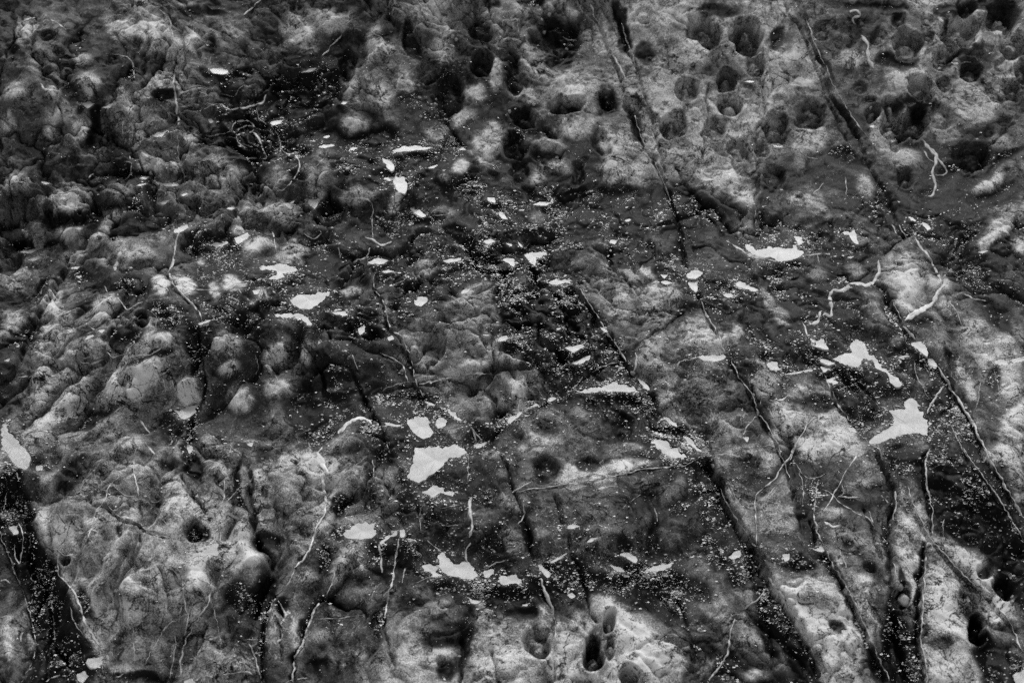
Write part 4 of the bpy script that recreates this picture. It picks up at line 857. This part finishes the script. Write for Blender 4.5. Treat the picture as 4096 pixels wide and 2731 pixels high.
# cracks: a groove, with one lip a little higher
def spline(q, step=14.0):
    q = np.asarray(q, float)
    if len(q) < 3:
        L = np.hypot(*(q[-1] - q[0])); k = max(2, int(L / step) + 1); return q[0] + (q[-1] - q[0]) * np.linspace(0, 1, k)[:, None]
    e = np.vstack([2 * q[0] - q[1], q, 2 * q[-1] - q[-2]]); out = []
    for i in range(1, len(e) - 2):
        p0, p1, p2, p3 = e[i - 1:i + 3]; k = max(2, int(np.hypot(*(p2 - p1)) / step))
        t = np.linspace(0, 1, k, endpoint=False)[:, None]
        out.append(.5 * (2 * p1 + (p2 - p0) * t + (2 * p0 - 5 * p1 + 4 * p2 - p3) * t ** 2 + (3 * p1 - p0 - 3 * p2 + p3) * t ** 3))
    out.append(q[-1:]); return np.vstack(out)
UW = U + WX2 * 9 + WX * 6; VW = V + WY2 * 9 + WY * 6
for line in CRACKS.strip().splitlines():
    head, s = line.split('|'); c, dep, wid, stp = head.split(); dep, wid, stp = float(dep), float(wid) * KS, float(stp)
    q = spline(pts(c, s), 60) + np.array([-5.0, 3.0])
    mg = 90
    b = rows_of(U, V, q[:, 0].min() - mg, q[:, 0].max() + mg, q[:, 1].min() - mg, q[:, 1].max() + mg)
    if not b: continue
    d, side, t = seg_dist(UW[b], VW[b], q)
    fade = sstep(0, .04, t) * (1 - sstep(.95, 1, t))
    if stp >= 2 and dep >= 5:          # dark band in the tone along the low side of the big joints
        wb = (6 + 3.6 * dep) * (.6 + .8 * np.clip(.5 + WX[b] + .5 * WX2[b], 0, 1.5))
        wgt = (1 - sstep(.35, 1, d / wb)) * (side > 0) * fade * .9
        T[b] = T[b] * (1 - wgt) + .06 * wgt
    fade = fade * (.8 + .2 * np.clip(fine[b] + .6 + WX[b], 0, 1))
    g = np.exp(-(d / (wid * .42 + 2.0)) ** 2)
    HP[b] -= dep * 2.6e-3 * g * fade
    if stp:
        right = np.where(side < 0, 1, -1) * (1 - sstep(0, mg, d)) * sstep(0, wid, d)
        HP[b] += stp * 1.6e-3 * right * fade
    # the groove is depth alone, with no tone of its own
P[..., 1] += NY * HP; P[..., 2] += NZ * HP
U, V, S = locate(P)

# ------------------------------------------------------------------ puddles level the rock under them
def outline(q, rough):
    q = np.vstack([q, q[:1]]); s = []
    for i in range(len(q) - 1):
        k = max(2, int(np.hypot(*(q[i + 1] - q[i])) / 5))
        s.append(q[i] + (q[i + 1] - q[i]) * np.linspace(0, 1, k, endpoint=False)[:, None])
    s = np.vstack(s)
    for _ in range(1): s = (np.roll(s, 1, 0) + 2 * s + np.roll(s, -1, 0)) / 4
    c = s.mean(0)
    n1 = vnoise(s[:, 0] / 17, s[:, 1] / 17, 5) - .5; n2 = vnoise(s[:, 0] / 17, s[:, 1] / 17 + 50, 6) - .5
    n3 = vnoise(s[:, 0] / 6, s[:, 1] / 6, 7) - .5; n4 = vnoise(s[:, 0] / 6, s[:, 1] / 6 + 50, 8) - .5
    up = np.where(s[:, 1] < c[1] + .1 * np.ptp(s[:, 1]), 1.0, .35)         # water laps raggedly against the far bank
    tg = np.roll(s, -2, 0) - np.roll(s, 2, 0); tg /= np.linalg.norm(tg, axis=1)[:, None] + 1e-9
    amp = min(14.0, 3 + .13 * math.sqrt(np.ptp(s[:, 0]) * np.ptp(s[:, 1]))) * rough * up
    dd = amp * (1.1 * n1 + .8 * n2 * n2 * 4 * np.sign(n2) + .7 * n3)
    s[:, 0] += -tg[:, 1] * dd; s[:, 1] += tg[:, 0] * dd * .7
    return s
def at(u, v):
    i = np.argmin((U[::1] - u) ** 2 + (V - v) ** 2); return P.reshape(-1, 3)[i]
POOLS = []
for line in PUDDLES.strip().splitlines():
    label, s = line.split('|')
    q = pts(s.split()[0], s)
    area = .5 * abs(np.dot(q[:, 0], np.roll(q[:, 1], 1)) - np.dot(q[:, 1], np.roll(q[:, 0], 1)))
    cx, cy = q.mean(0)
    b = rows_of(U, V, q[:, 0].min() - 4, q[:, 0].max() + 4, q[:, 1].min() - 4, q[:, 1].max() + 4)
    z0 = float(np.median(P[b][..., 2])) if b else float(at(cx, cy)[2])
    o = outline(q, 1.0 if area > 900 else .6)
    w3 = np.array([hit_level(u, v, z0) for u, v in o])
    POOLS.append((label, w3, z0, area))
ZA = P[..., 2]
for label, w3, z0, area in POOLS:
    sz = math.sqrt(max(area, 60)) * .0004
    L = min(.035, .008 + sz * .6)
    x0, x1, y0, y1 = w3[:, 0].min() - L, w3[:, 0].max() + L, w3[:, 1].min() - L, w3[:, 1].max() + L
    b = rows_of(P[..., 0], P[..., 1], x0, x1, y0, y1)
    if not b: continue
    q = w3[:, :2]
    d, _, _ = seg_dist(P[b][..., 0], P[b][..., 1], np.vstack([q, q[:1]]))
    ins = inside(P[b][..., 0], P[b][..., 1], q)
    sd = np.where(ins, -d, d)
    tgt = z0 + np.where(ins, -.0012 - .004 * sstep(0, .012, d), .0012 * sstep(0, .004, d)+.0004*fine[b]) 
    wgt = np.where(ins, 1, 1 - sstep(.001, L, d))
    ZA[b] = ZA[b] * (1 - wgt) + tgt * wgt
U, V, S = locate(P)

# position map: where on the rock does a surveyed point lie?
BK = 4.0; MW, MH = int(W_ / BK) + 60, int(H_ / BK) + 60
bi = ((U + 30 * BK) / BK).astype(int); bj = ((V + 30 * BK) / BK).astype(int)
ok = (bi >= 0) & (bi < MW) & (bj >= 0) & (bj < MH)
idx = (bj * MW + bi)[ok]
cnt = np.bincount(idx, minlength=MW * MH).astype(float)
PM = np.stack([np.bincount(idx, weights=P[..., k][ok], minlength=MW * MH) for k in range(3)], -1).reshape(MH, MW, 3); cnt = cnt.reshape(MH, MW)
for _ in range(14):
    hole = cnt == 0
    if not hole.any(): break
    a = np.zeros_like(PM); n = np.zeros_like(cnt)
    for dy, dx in ((0, 1), (0, -1), (1, 0), (-1, 0)):
        a += np.roll(PM, (dy, dx), (0, 1)); n += np.roll(cnt, (dy, dx), (0, 1))
    PM[hole] = a[hole]; cnt[hole] = n[hole]
PM /= np.maximum(cnt, 1e-9)[..., None]
def surf(u, v):
    x = np.clip(np.asarray(u, float) / BK + 29.5, 0, MW - 1.01); y = np.clip(np.asarray(v, float) / BK + 29.5, 0, MH - 1.01)
    i = x.astype(int); j = y.astype(int); fx = (x - i)[..., None]; fy = (y - j)[..., None]
    return (PM[j, i] * (1 - fx) + PM[j, i + 1] * fx) * (1 - fy) + (PM[j + 1, i] * (1 - fx) + PM[j + 1, i + 1] * fx) * fy

# ------------------------------------------------------------------ materials (all grey: the photograph is black and white)
def new_mat(name):
    m = bpy.data.materials.new(name); m.use_nodes = True
    return m, m.node_tree, m.node_tree.nodes["Principled BSDF"]
class NB:
    def __init__(s, nt): s.nt = nt
    def n(s, t, **k):
        o = s.nt.nodes.new(t)
        for a, b in k.items(): setattr(o, a, b)
        return o
    def link(s, a, b): s.nt.links.new(a, b)
    def math(s, op, a, b=None, clamp=False):
        o = s.n("ShaderNodeMath", operation=op, use_clamp=clamp)
        for i, q in enumerate((a, b)):
            if q is None: continue
            if isinstance(q, (int, float)): o.inputs[i].default_value = q
            else: s.link(q, o.inputs[i])
        return o.outputs[0]
    def noise(s, co, scale, detail=4, rough=.55, dist=0.0):
        o = s.n("ShaderNodeTexNoise"); o.inputs["Scale"].default_value = scale; o.inputs["Detail"].default_value = detail
        o.inputs["Roughness"].default_value = rough; o.inputs["Distortion"].default_value = dist
        s.link(co, o.inputs["Vector"]); return o.outputs["Fac"]
    def ramp(s, f, *stops):
        o = s.n("ShaderNodeMapRange"); o.clamp = True
        for i, q in enumerate(stops): o.inputs[i + 1].default_value = q
        s.link(f, o.inputs[0]); return o.outputs[0]
ALB = 1.05
def rock_material():
    m, t, bs = new_mat("wet_dark_rock"); b = NB(t)
    co = b.n("ShaderNodeTexCoord").outputs["Object"]
    at_ = b.n("ShaderNodeAttribute", attribute_name="tone").outputs["Fac"]
    n1 = b.noise(co, 14, 8, .62, .6); n2 = b.noise(co, 55, 6, .65, .3); n3 = b.noise(co, 600, 3, .75); n4 = b.noise(co, 30, 5, .6, 1.6)
    mot = b.math('ADD', b.ramp(n1, .3, .7, -.28, .28), b.ramp(n2, .3, .7, -.17, .17))
    mot = b.math('ADD', mot, b.ramp(n3, .25, .75, -.5, .5))
    streak = b.ramp(n4, .46, .38, 0, -.28)
    mot = b.math('ADD', mot, streak)
    # hairline seams, dark and pale
    for sc, wdt, amp, ds in ((11, .012, -.75, 1.2), (23, .015, -.65, .8), (48, .022, -.55, .6), (17, .006, .8, 1.5), (40, .010, .45, .6)):
        h = b.noise(co, sc, 5, .55, ds)
        ln = b.ramp(b.math('ABSOLUTE', b.math('SUBTRACT', h, .5)), 0, wdt, amp, 0)
        gate = b.ramp(b.noise(co, sc * .45 + 2, 2, .5), .48, .58, 0, 1)
        mot = b.math('ADD', mot, b.math('MULTIPLY', ln, gate))
    tone = b.math('MULTIPLY', at_, b.math('ADD', mot, 1.0))
    tone = b.math('MAXIMUM', tone, 0.02)
    alb = b.math('MULTIPLY', b.math('POWER', tone, 2.9), ALB)
    alb = b.math('MINIMUM', b.math('ADD', alb, .0012), .45)
    cc = b.n("ShaderNodeCombineColor")
    for i in range(3): b.link(alb, cc.inputs[i])
    b.link(cc.outputs[0], bs.inputs["Base Color"])
    b.link(b.ramp(b.math('ADD', tone, b.math('MULTIPLY', b.math('SUBTRACT', n2, .5), .3)), .08, .45, .42, .78), bs.inputs["Roughness"])
    bs.inputs["Specular IOR Level"].default_value = .05
    hgt = b.math('ADD', b.math('MULTIPLY', n2, 1.0), b.math('MULTIPLY', n3, .30))
    bp = b.n("ShaderNodeBump"); bp.inputs["Strength"].default_value = .5; bp.inputs["Distance"].default_value = .002
    b.link(hgt, bp.inputs["Height"]); b.link(bp.outputs[0], bs.inputs["Normal"])
    return m
def pale_material(name, a, var, rough=.6):
    m, t, bs = new_mat(name); b = NB(t)
    co = b.n("ShaderNodeTexCoord").outputs["Object"]
    n = b.noise(co, 70, 6, .7, .4); g = b.noise(co, 500, 2, .7)
    v = b.math('MULTIPLY', b.ramp(n, .38, .58, a * (1 - var), a), b.ramp(g, .25, .75, .7, 1.25))
    cc = b.n("ShaderNodeCombineColor")
    for i in range(3): b.link(v, cc.inputs[i])
    b.link(cc.outputs[0], bs.inputs["Base Color"]); bs.inputs["Roughness"].default_value = rough
    bs.inputs["Specular IOR Level"].default_value = .2
    bp = b.n("ShaderNodeBump"); bp.inputs["Strength"].default_value = .5; bp.inputs["Distance"].default_value = .002
    b.link(n, bp.inputs["Height"]); b.link(bp.outputs[0], bs.inputs["Normal"])
    return m
def water_material(name, lo, hi, ior):  # pale base colour imitates the bright sky mirrored in the water
    m, t, bs = new_mat(name); b = NB(t)
    co = b.n("ShaderNodeTexCoord").outputs["Object"]
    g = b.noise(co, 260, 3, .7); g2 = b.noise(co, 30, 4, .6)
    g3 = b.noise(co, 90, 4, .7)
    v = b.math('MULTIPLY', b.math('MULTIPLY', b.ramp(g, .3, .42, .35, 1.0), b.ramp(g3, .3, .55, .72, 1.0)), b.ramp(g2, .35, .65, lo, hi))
    cc = b.n("ShaderNodeCombineColor")
    for i in range(3): b.link(v, cc.inputs[i])
    b.link(cc.outputs[0], bs.inputs["Base Color"])
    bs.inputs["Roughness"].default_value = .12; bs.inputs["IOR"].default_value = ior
    bp = b.n("ShaderNodeBump"); bp.inputs["Strength"].default_value = .25; bp.inputs["Distance"].default_value = .0006
    b.link(g, bp.inputs["Height"]); b.link(bp.outputs[0], bs.inputs["Normal"])
    return m
M_ROCK = rock_material(); M_VEIN = pale_material("pale_calcite", .52, .7); M_WHITE = pale_material("white_calcite", .58, .45); M_BOLD = pale_material("bold_calcite", .42, .5); M_FAINT = pale_material("faint_calcite", .40, .75); M_WATER = water_material("sky_pale_water", .19, .33, 1.27); M_BEAD = water_material("water_bead", .14, .30, 1.42)
M_SHELL = pale_material("shell_white", .30, .35); M_PEB = pale_material("pale_pebble", .38, .3); M_GPEB = pale_material("grey_pebble", .14, .4)

# ------------------------------------------------------------------ objects
COL = SC.collection
def mesh_obj(name, verts, faces, mat, parent=None, smooth=True):
    me = bpy.data.meshes.new(name); me.from_pydata([tuple(v) for v in verts], [], faces)
    if smooth: me.polygons.foreach_set("use_smooth", [True] * len(me.polygons))
    me.materials.append(mat); me.update()
    o = bpy.data.objects.new(name, me); COL.objects.link(o); o.parent = parent
    return o
def tag(o, label=None, cat=None, group=None, kind=None):
    if label: o["label"] = label
    if cat: o["category"] = cat
    if group: o["group"] = group
    if kind: o["kind"] = kind
    return o

shelf = bpy.data.objects.new("rock_shelf", None); COL.objects.link(shelf); tag(shelf, "dark wet pitted rock shelf laced with pale veins", kind="structure")
# slabs between the long joints
def side_of(q):
    """True where a point of the picture lies right of the chain q (which runs from the top of the picture to its bottom)."""
    q = q[np.argsort(q[:, 1])]
    return np.interp(V, q[:, 1], q[:, 0]) < U
ch4 = pts('A', "1000,-400 1040,0 1130,130 1190,370 1160,520 1190,850 1185,960 1235,1210 D 1260,0 1170,150 1130,320 1210,460 1290,530 1345,640 1340,760 1370,950 1370,1050 1300,1300 1290,1450 G 1310,60 1600,95 1690,200 1690,350 1710,480 1700,570 1760,660 1820,720 1800,850 1740,1000 1700,1150 1690,1900")
ch3 = pts('B', "400,-400 490,0 560,400 640,640 760,880 850,990 1000,1300 1100,1450 E 1130,40 1250,200 1320,310 1365,385 1650,480 1750,650 1860,800 1960,960 2090,1110 2180,1260 2335,1420 I 190,30 310,270 430,490 560,690 690,950 870,1220 1010,1568 1200,2000")
ch1 = pts('B', "1500,-400 1680,0 1800,300 1910,540 1990,800 2110,1060 2230,1350 F 60,120 180,500 290,720 380,890 520,1130 630,1350 730,1568 I 770,200 850,450 935,520 1060,780 1190,1010 1310,1280 1440,1550 1600,2000")
ch2 = pts('C', "700,-400 870,40 980,400 1090,700 1260,980 1440,1340 F 1500,10 1500,100 1375,230 1370,360 1460,520 1530,690 1640,830 1760,945 1900,1170 2040,1430 I 2130,120 2280,380 2600,1000 2900,2000")
r4, r3, r1, r2 = side_of(ch4), side_of(ch3), side_of(ch1), side_of(ch2)
cross = pts('G', "-3000,900 1700,600 1960,800 2335,500 H 230,480 440,300 E 820,1530 1020,1430 1130,1330 1300,1220 1560,1100 1700,980 1925,915 4200,600")
cross = cross[np.argsort(cross[:, 0])]
below = np.interp(U, cross[:, 0], cross[:, 1]) < V
SID = np.zeros((NR, NC), int)
SID[r4] = 1; SID[r4 & below] = 2; SID[r3] = 3; SID[r3 & r1] = 4; SID[r3 & r1 & r2] = 5
ii = np.arange(NR * NC).reshape(NR, NC)
quads = np.stack([ii[:-1, :-1], ii[:-1, 1:], ii[1:, 1:], ii[1:, :-1]], -1).reshape(-1, 4)
qs = SID[:-1, :-1].reshape(-1)
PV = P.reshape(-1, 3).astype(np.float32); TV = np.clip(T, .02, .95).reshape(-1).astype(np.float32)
for k in range(6):
    f = quads[qs == k]
    if len(f) == 0: continue
    vi, inv = np.unique(f.reshape(-1), return_inverse=True)
    me = bpy.data.meshes.new("rock_slab")
    me.vertices.add(len(vi)); me.vertices.foreach_set("co", PV[vi].reshape(-1))
    me.loops.add(len(inv)); me.loops.foreach_set("vertex_index", inv.astype(np.int32))
    me.polygons.add(len(f)); me.polygons.foreach_set("loop_start", np.arange(0, len(inv), 4, dtype=np.int32))
    me.polygons.foreach_set("use_smooth", np.ones(len(f), bool))
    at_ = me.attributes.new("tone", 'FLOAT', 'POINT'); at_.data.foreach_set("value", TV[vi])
    me.materials.append(M_ROCK); me.update(calc_edges=True)
    o = bpy.data.objects.new("rock_slab", me); COL.objects.link(o); o.parent = shelf

# puddles
ORD = "first second third fourth fifth sixth seventh eighth ninth tenth eleventh twelfth thirteenth fourteenth fifteenth sixteenth seventeenth eighteenth".split()
same = {}
for i, q in enumerate(POOLS):
    if q[0][0] == '*': same.setdefault(q[0], []).append((project(q[1].mean(0))[0], i))
TITLE = {}
for k, v in same.items():
    for n_, (_, i) in enumerate(sorted(v)): TITLE[i] = ORD[n_] + " from the left, " + k[1:]
for pi, (label, w3, z0, area) in enumerate(POOLS):
    n = len(w3); c = w3.mean(0)
    rim = w3.copy(); rim[:, 2] = z0
    rim = rim - c
    inn = rim * 1.0
    skirt = rim + (rim / (np.linalg.norm(rim, axis=1)[:, None] + 1e-6)) * .0008; skirt[:, 2] = -.003
    vs = np.vstack([rim, skirt]); vs[:n, 2] = 0
    d2 = rim[:, :2]
    ar = np.dot(d2[:, 0], np.roll(d2[:, 1], -1)) - np.dot(d2[:, 1], np.roll(d2[:, 0], -1))
    top = list(range(n)) if ar > 0 else list(range(n))[::-1]
    fs = [top] + [[top[i], top[i - 1], top[i - 1] + n, top[i] + n] for i in range(n)]
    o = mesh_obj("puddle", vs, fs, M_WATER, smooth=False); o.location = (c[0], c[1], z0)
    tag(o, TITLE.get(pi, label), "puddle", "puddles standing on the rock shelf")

# veins: low rounded ribs of pale mineral following the rock
def normals_at(u, v):
    e = 6.0
    a = surf(u + e, v) - surf(u - e, v); b = surf(u, v - e) - surf(u, v + e)
    n = np.cross(a, b); return n / (np.linalg.norm(n, axis=-1, keepdims=True) + 1e-12)
for line in VEINS.strip().splitlines():
    head, s = line.split('|'); c, wid = head.split(); wid = float(wid) * KS
    q = spline(pts(c, s), 5.0); m = len(q)
    q[:, 0] += 7 * (vnoise(q[:, 0] / 30, q[:, 1] / 30, 11) - .5) + 6 * (vnoise(q[:, 0] / 10, q[:, 1] / 10, 13) - .5)
    q[:, 1] += 7 * (vnoise(q[:, 0] / 30, q[:, 1] / 30 + 9, 12) - .5) + 6 * (vnoise(q[:, 0] / 10, q[:, 1] / 10 + 7, 14) - .5)
    tg = np.gradient(q, axis=0); tg /= np.linalg.norm(tg, axis=1)[:, None] + 1e-9
    nm = np.stack([-tg[:, 1], tg[:, 0]], 1)
    t = np.linspace(0, 1, m)
    ww = wid * .42 * ((.02 if wid < 17 * KS else .3) + (1.3 if wid < 17 * KS else .9) * vnoise(q[:, 0] / 13, q[:, 1] / 13, 15)) * np.minimum(1, np.minimum(t, 1 - t) * 9 + .25)
    rows = []; nc = 4 if wid < 17 * KS else max(6, int(wid / 3))
    for k in np.linspace(-1, 1, nc):
        hh = .0001 if abs(k) == 1 else (.0008 if wid < 17 * KS else .0014) * (1 - .4 * k * k)
        uv = q + nm * (ww * k)[:, None]
        rows.append(surf(uv[:, 0], uv[:, 1]) + normals_at(uv[:, 0], uv[:, 1]) * hh)
    rows = np.array(rows)
    if m > 5: rows[:, 1:-1] = (rows[:, :-2] + 2 * rows[:, 1:-1] + rows[:, 2:]) / 4
    vs = rows.transpose(1, 0, 2).reshape(-1, 3); c0 = vs.mean(0)
    fs = [[i * nc + k, i * nc + k + 1, i * nc + nc + 1 + k, i * nc + nc + k] for i in range(m - 1) for k in range(nc - 1)]
    o = mesh_obj("mineral_vein", vs - c0, fs, M_FAINT if wid < 9.6 * KS else M_WHITE if wid > 39 * KS or (c == "G" and wid > 17 * KS) or (c == "E" and wid > 25 * KS) else M_BOLD if wid > 17 * KS else M_VEIN, shelf); o.location = c0

# barnacles
def barnacle_mesh():
    prof = [(1.0, 0), (.86, .35), (.6, .62), (.46, .6), (.34, .2), (0, .12)]; vs = []; fs = []; k = 10
    for r, z in prof[:-1]:
        for j in range(k):
            a = 2 * math.pi * j / k; rr = r * (1 + .1 * math.sin(3 * a)); vs.append((rr * math.cos(a), rr * math.sin(a), z))
    vs.append((0, 0, .12)); n = len(prof) - 1
    for i in range(n - 1):
        for j in range(k): fs.append((i * k + j, i * k + (j + 1) % k, (i + 1) * k + (j + 1) % k, (i + 1) * k + j))
    for j in range(k): fs.append(((n - 1) * k + j, (n - 1) * k + (j + 1) % k, n * k))
    me = bpy.data.meshes.new("barnacle"); me.from_pydata(vs, [], fs); me.materials.append(M_SHELL); return me
from mathutils import Vector
BM = barnacle_mesh()
BL = dict(B="tiny pale barnacle on the pitted slope at the top of the picture", C="tiny pale barnacle among the round pits at upper right", D="lone pale limpet on the twin pale bulges of the left hump",
          E="tiny pale barnacle on the dark shelf near the centre", F="tiny pale barnacle on the dark rock at right", I="tiny pale barnacle on the slabs at lower right")
for c, s in BARNACLES.items():
    for bn, q in enumerate(sorted(pts(c, s).tolist())):
        p = surf(q[0], q[1]); n = normals_at(np.array(q[0]), np.array(q[1]))
        o = bpy.data.objects.new("barnacle", BM); COL.objects.link(o); o.location = p
        r = random.uniform(.0028, .0042) * (1.4 if c == 'D' else 1)
        o.scale = (r, r * random.uniform(.8, 1.25), r * .8); o.rotation_euler = Vector(n).to_track_quat('Z', 'Y').to_euler()
        tag(o, BL[c] if c in 'BD' else ORD[bn] + " from the left, " + BL[c], "barnacle", "barnacles on the rock" if c != 'B' else BL[c])
def pebble(c, x, y, r, mat, label):
    u, v = pt(c, x, y); p = surf(u, v); vs = []; fs = []
    for i in range(9):
        th = math.pi * i / 8
        for j in range(14):
            a = 2 * math.pi * j / 14; d = Vector((math.sin(th) * math.cos(a), math.sin(th) * math.sin(a), math.cos(th)))
            k = 1 + .12 * math.sin(3 * d.x + 1) + .1 * math.sin(5 * d.y + r * 900) + .08 * math.sin(7 * d.z)
            vs.append((d.x * k * r, d.y * k * r * 1.15, d.z * k * r * .75))
    for i in range(8):
        for j in range(14): fs.append((i * 14 + j, (i + 1) * 14 + j, (i + 1) * 14 + (j + 1) % 14, i * 14 + (j + 1) % 14))
    o = mesh_obj("pebble", vs, fs, mat); o.location = (p[0], p[1], p[2] + r * .5)
    tag(o, label, "pebble", "pebbles lying in the oval hole")
pebble('I', 1525, 1028, .0085, M_PEB, "white crumbly pebble lying in the small oval hole at lower right")
pebble('I', 1510, 945, .0050, M_GPEB, "smaller grey pebble at the top of the small oval hole at lower right")

# thousands of water beads on the soaked rock
cand = np.nonzero((U > -120) & (U < W_ + 120) & (V > -100) & (V < H_ + 100))
cu_, cv_ = U[cand], V[cand]
clump = fbm(X[cand] * 26, Y[cand] * 26, 4, 71); clump2 = fbm(X[cand] * 90, Y[cand] * 90, 3, 77)
SPK = np.array([[.15, .3, .35, .25, .2], [.3, .9, .7, .5, .5], [.7, 1, 1.2, 1.2, .9], [.9, .9, 1.1, 1.1, 1], [.7, .7, .9, .9, .9], [.6, .6, .7, .6, .6]])
bu = np.clip(cu_ / W_ * 4, 0, 3.999); bv = np.clip(cv_ / H_ * 5, 0, 4.999); iu = bu.astype(int); iv = bv.astype(int); fu = bu - iu; fv = bv - iv
reg = (SPK[iv, iu] * (1 - fu) + SPK[iv, iu + 1] * fu) * (1 - fv) + (SPK[iv + 1, iu] * (1 - fu) + SPK[iv + 1, iu + 1] * fu) * fv
wet = 1 - sstep(.06, .32, T[cand])  # from the dark tone, soaked patches and painted shade alike
dens = reg * (.06 + wet) * (sstep(-.4, .9, clump) * 1.0 + .10) * (.25 + sstep(-.3, .6, clump2))
near = np.zeros_like(T); 
for label, w3, z0, area in POOLS:
    if area < 500: continue
    R = .03 + .0002 * math.sqrt(area)
    b = rows_of(P[..., 0], P[..., 1], w3[:, 0].min() - R, w3[:, 0].max() + R, w3[:, 1].min() - R, w3[:, 1].max() + R)
    if not b: continue
    d, _, _ = seg_dist(P[b][..., 0], P[b][..., 1], np.vstack([w3[::3, :2], w3[:1, :2]]))
    near[b] = np.maximum(near[b], np.exp(-d / (R * .35)))
    near[b][inside(P[b][..., 0], P[b][..., 1], w3[::3, :2])] = 0
dens += .6 * reg * near[cand] * (.2 + sstep(-.3, .6, clump2))
dens *= (S[cand] / S[cand].mean()) ** -1
NB_ = 100000
pick = RNG.choice(len(dens), NB_, p=dens / dens.sum())
pp = P[cand][pick].astype(np.float64)
pp[:, 0] += RNG.uniform(-.0012, .0012, NB_); pp[:, 1] += RNG.uniform(-.0012, .0012, NB_)
rr = .00024 + .0013 * RNG.random(NB_) ** 6 + .00016 * np.clip(clump[pick], 0, 1)
ang = RNG.uniform(0, 6.28, NB_); asp = RNG.uniform(.9, 2.0, NB_)
K = 5; tx = RNG.normal(0, .28, NB_); ty = RNG.normal(0, .28, NB_)
vs = np.zeros((NB_, K + 1, 3), np.float32)
for j in range(K):
    a = 2 * math.pi * j / K + ang
    vs[:, j, 0] = pp[:, 0] + rr * asp * np.cos(a); vs[:, j, 1] = pp[:, 1] + rr * np.sin(a); vs[:, j, 2] = pp[:, 2] + .0003 + rr * (tx * np.cos(a) + ty * np.sin(a))
vs[:, K] = pp; vs[:, K, 2] += .0003 + rr * .12
base = (np.arange(NB_) * (K + 1))[:, None, None]
tri = np.array([[j, (j + 1) % K, K] for j in range(K)])[None] + base
me = bpy.data.meshes.new("water_beads"); me.vertices.add(NB_ * (K + 1)); me.vertices.foreach_set("co", vs.reshape(-1))
me.loops.add(tri.size); me.loops.foreach_set("vertex_index", tri.reshape(-1).astype(np.int32))
me.polygons.add(tri.size // 3); me.polygons.foreach_set("loop_start", np.arange(0, tri.size, 3, dtype=np.int32))
me.materials.append(M_BEAD); me.update(calc_edges=True)
o = bpy.data.objects.new("water_beads", me); COL.objects.link(o)
tag(o, "fine bright beads of water scattered over the soaked dark rock", "water", kind="stuff")
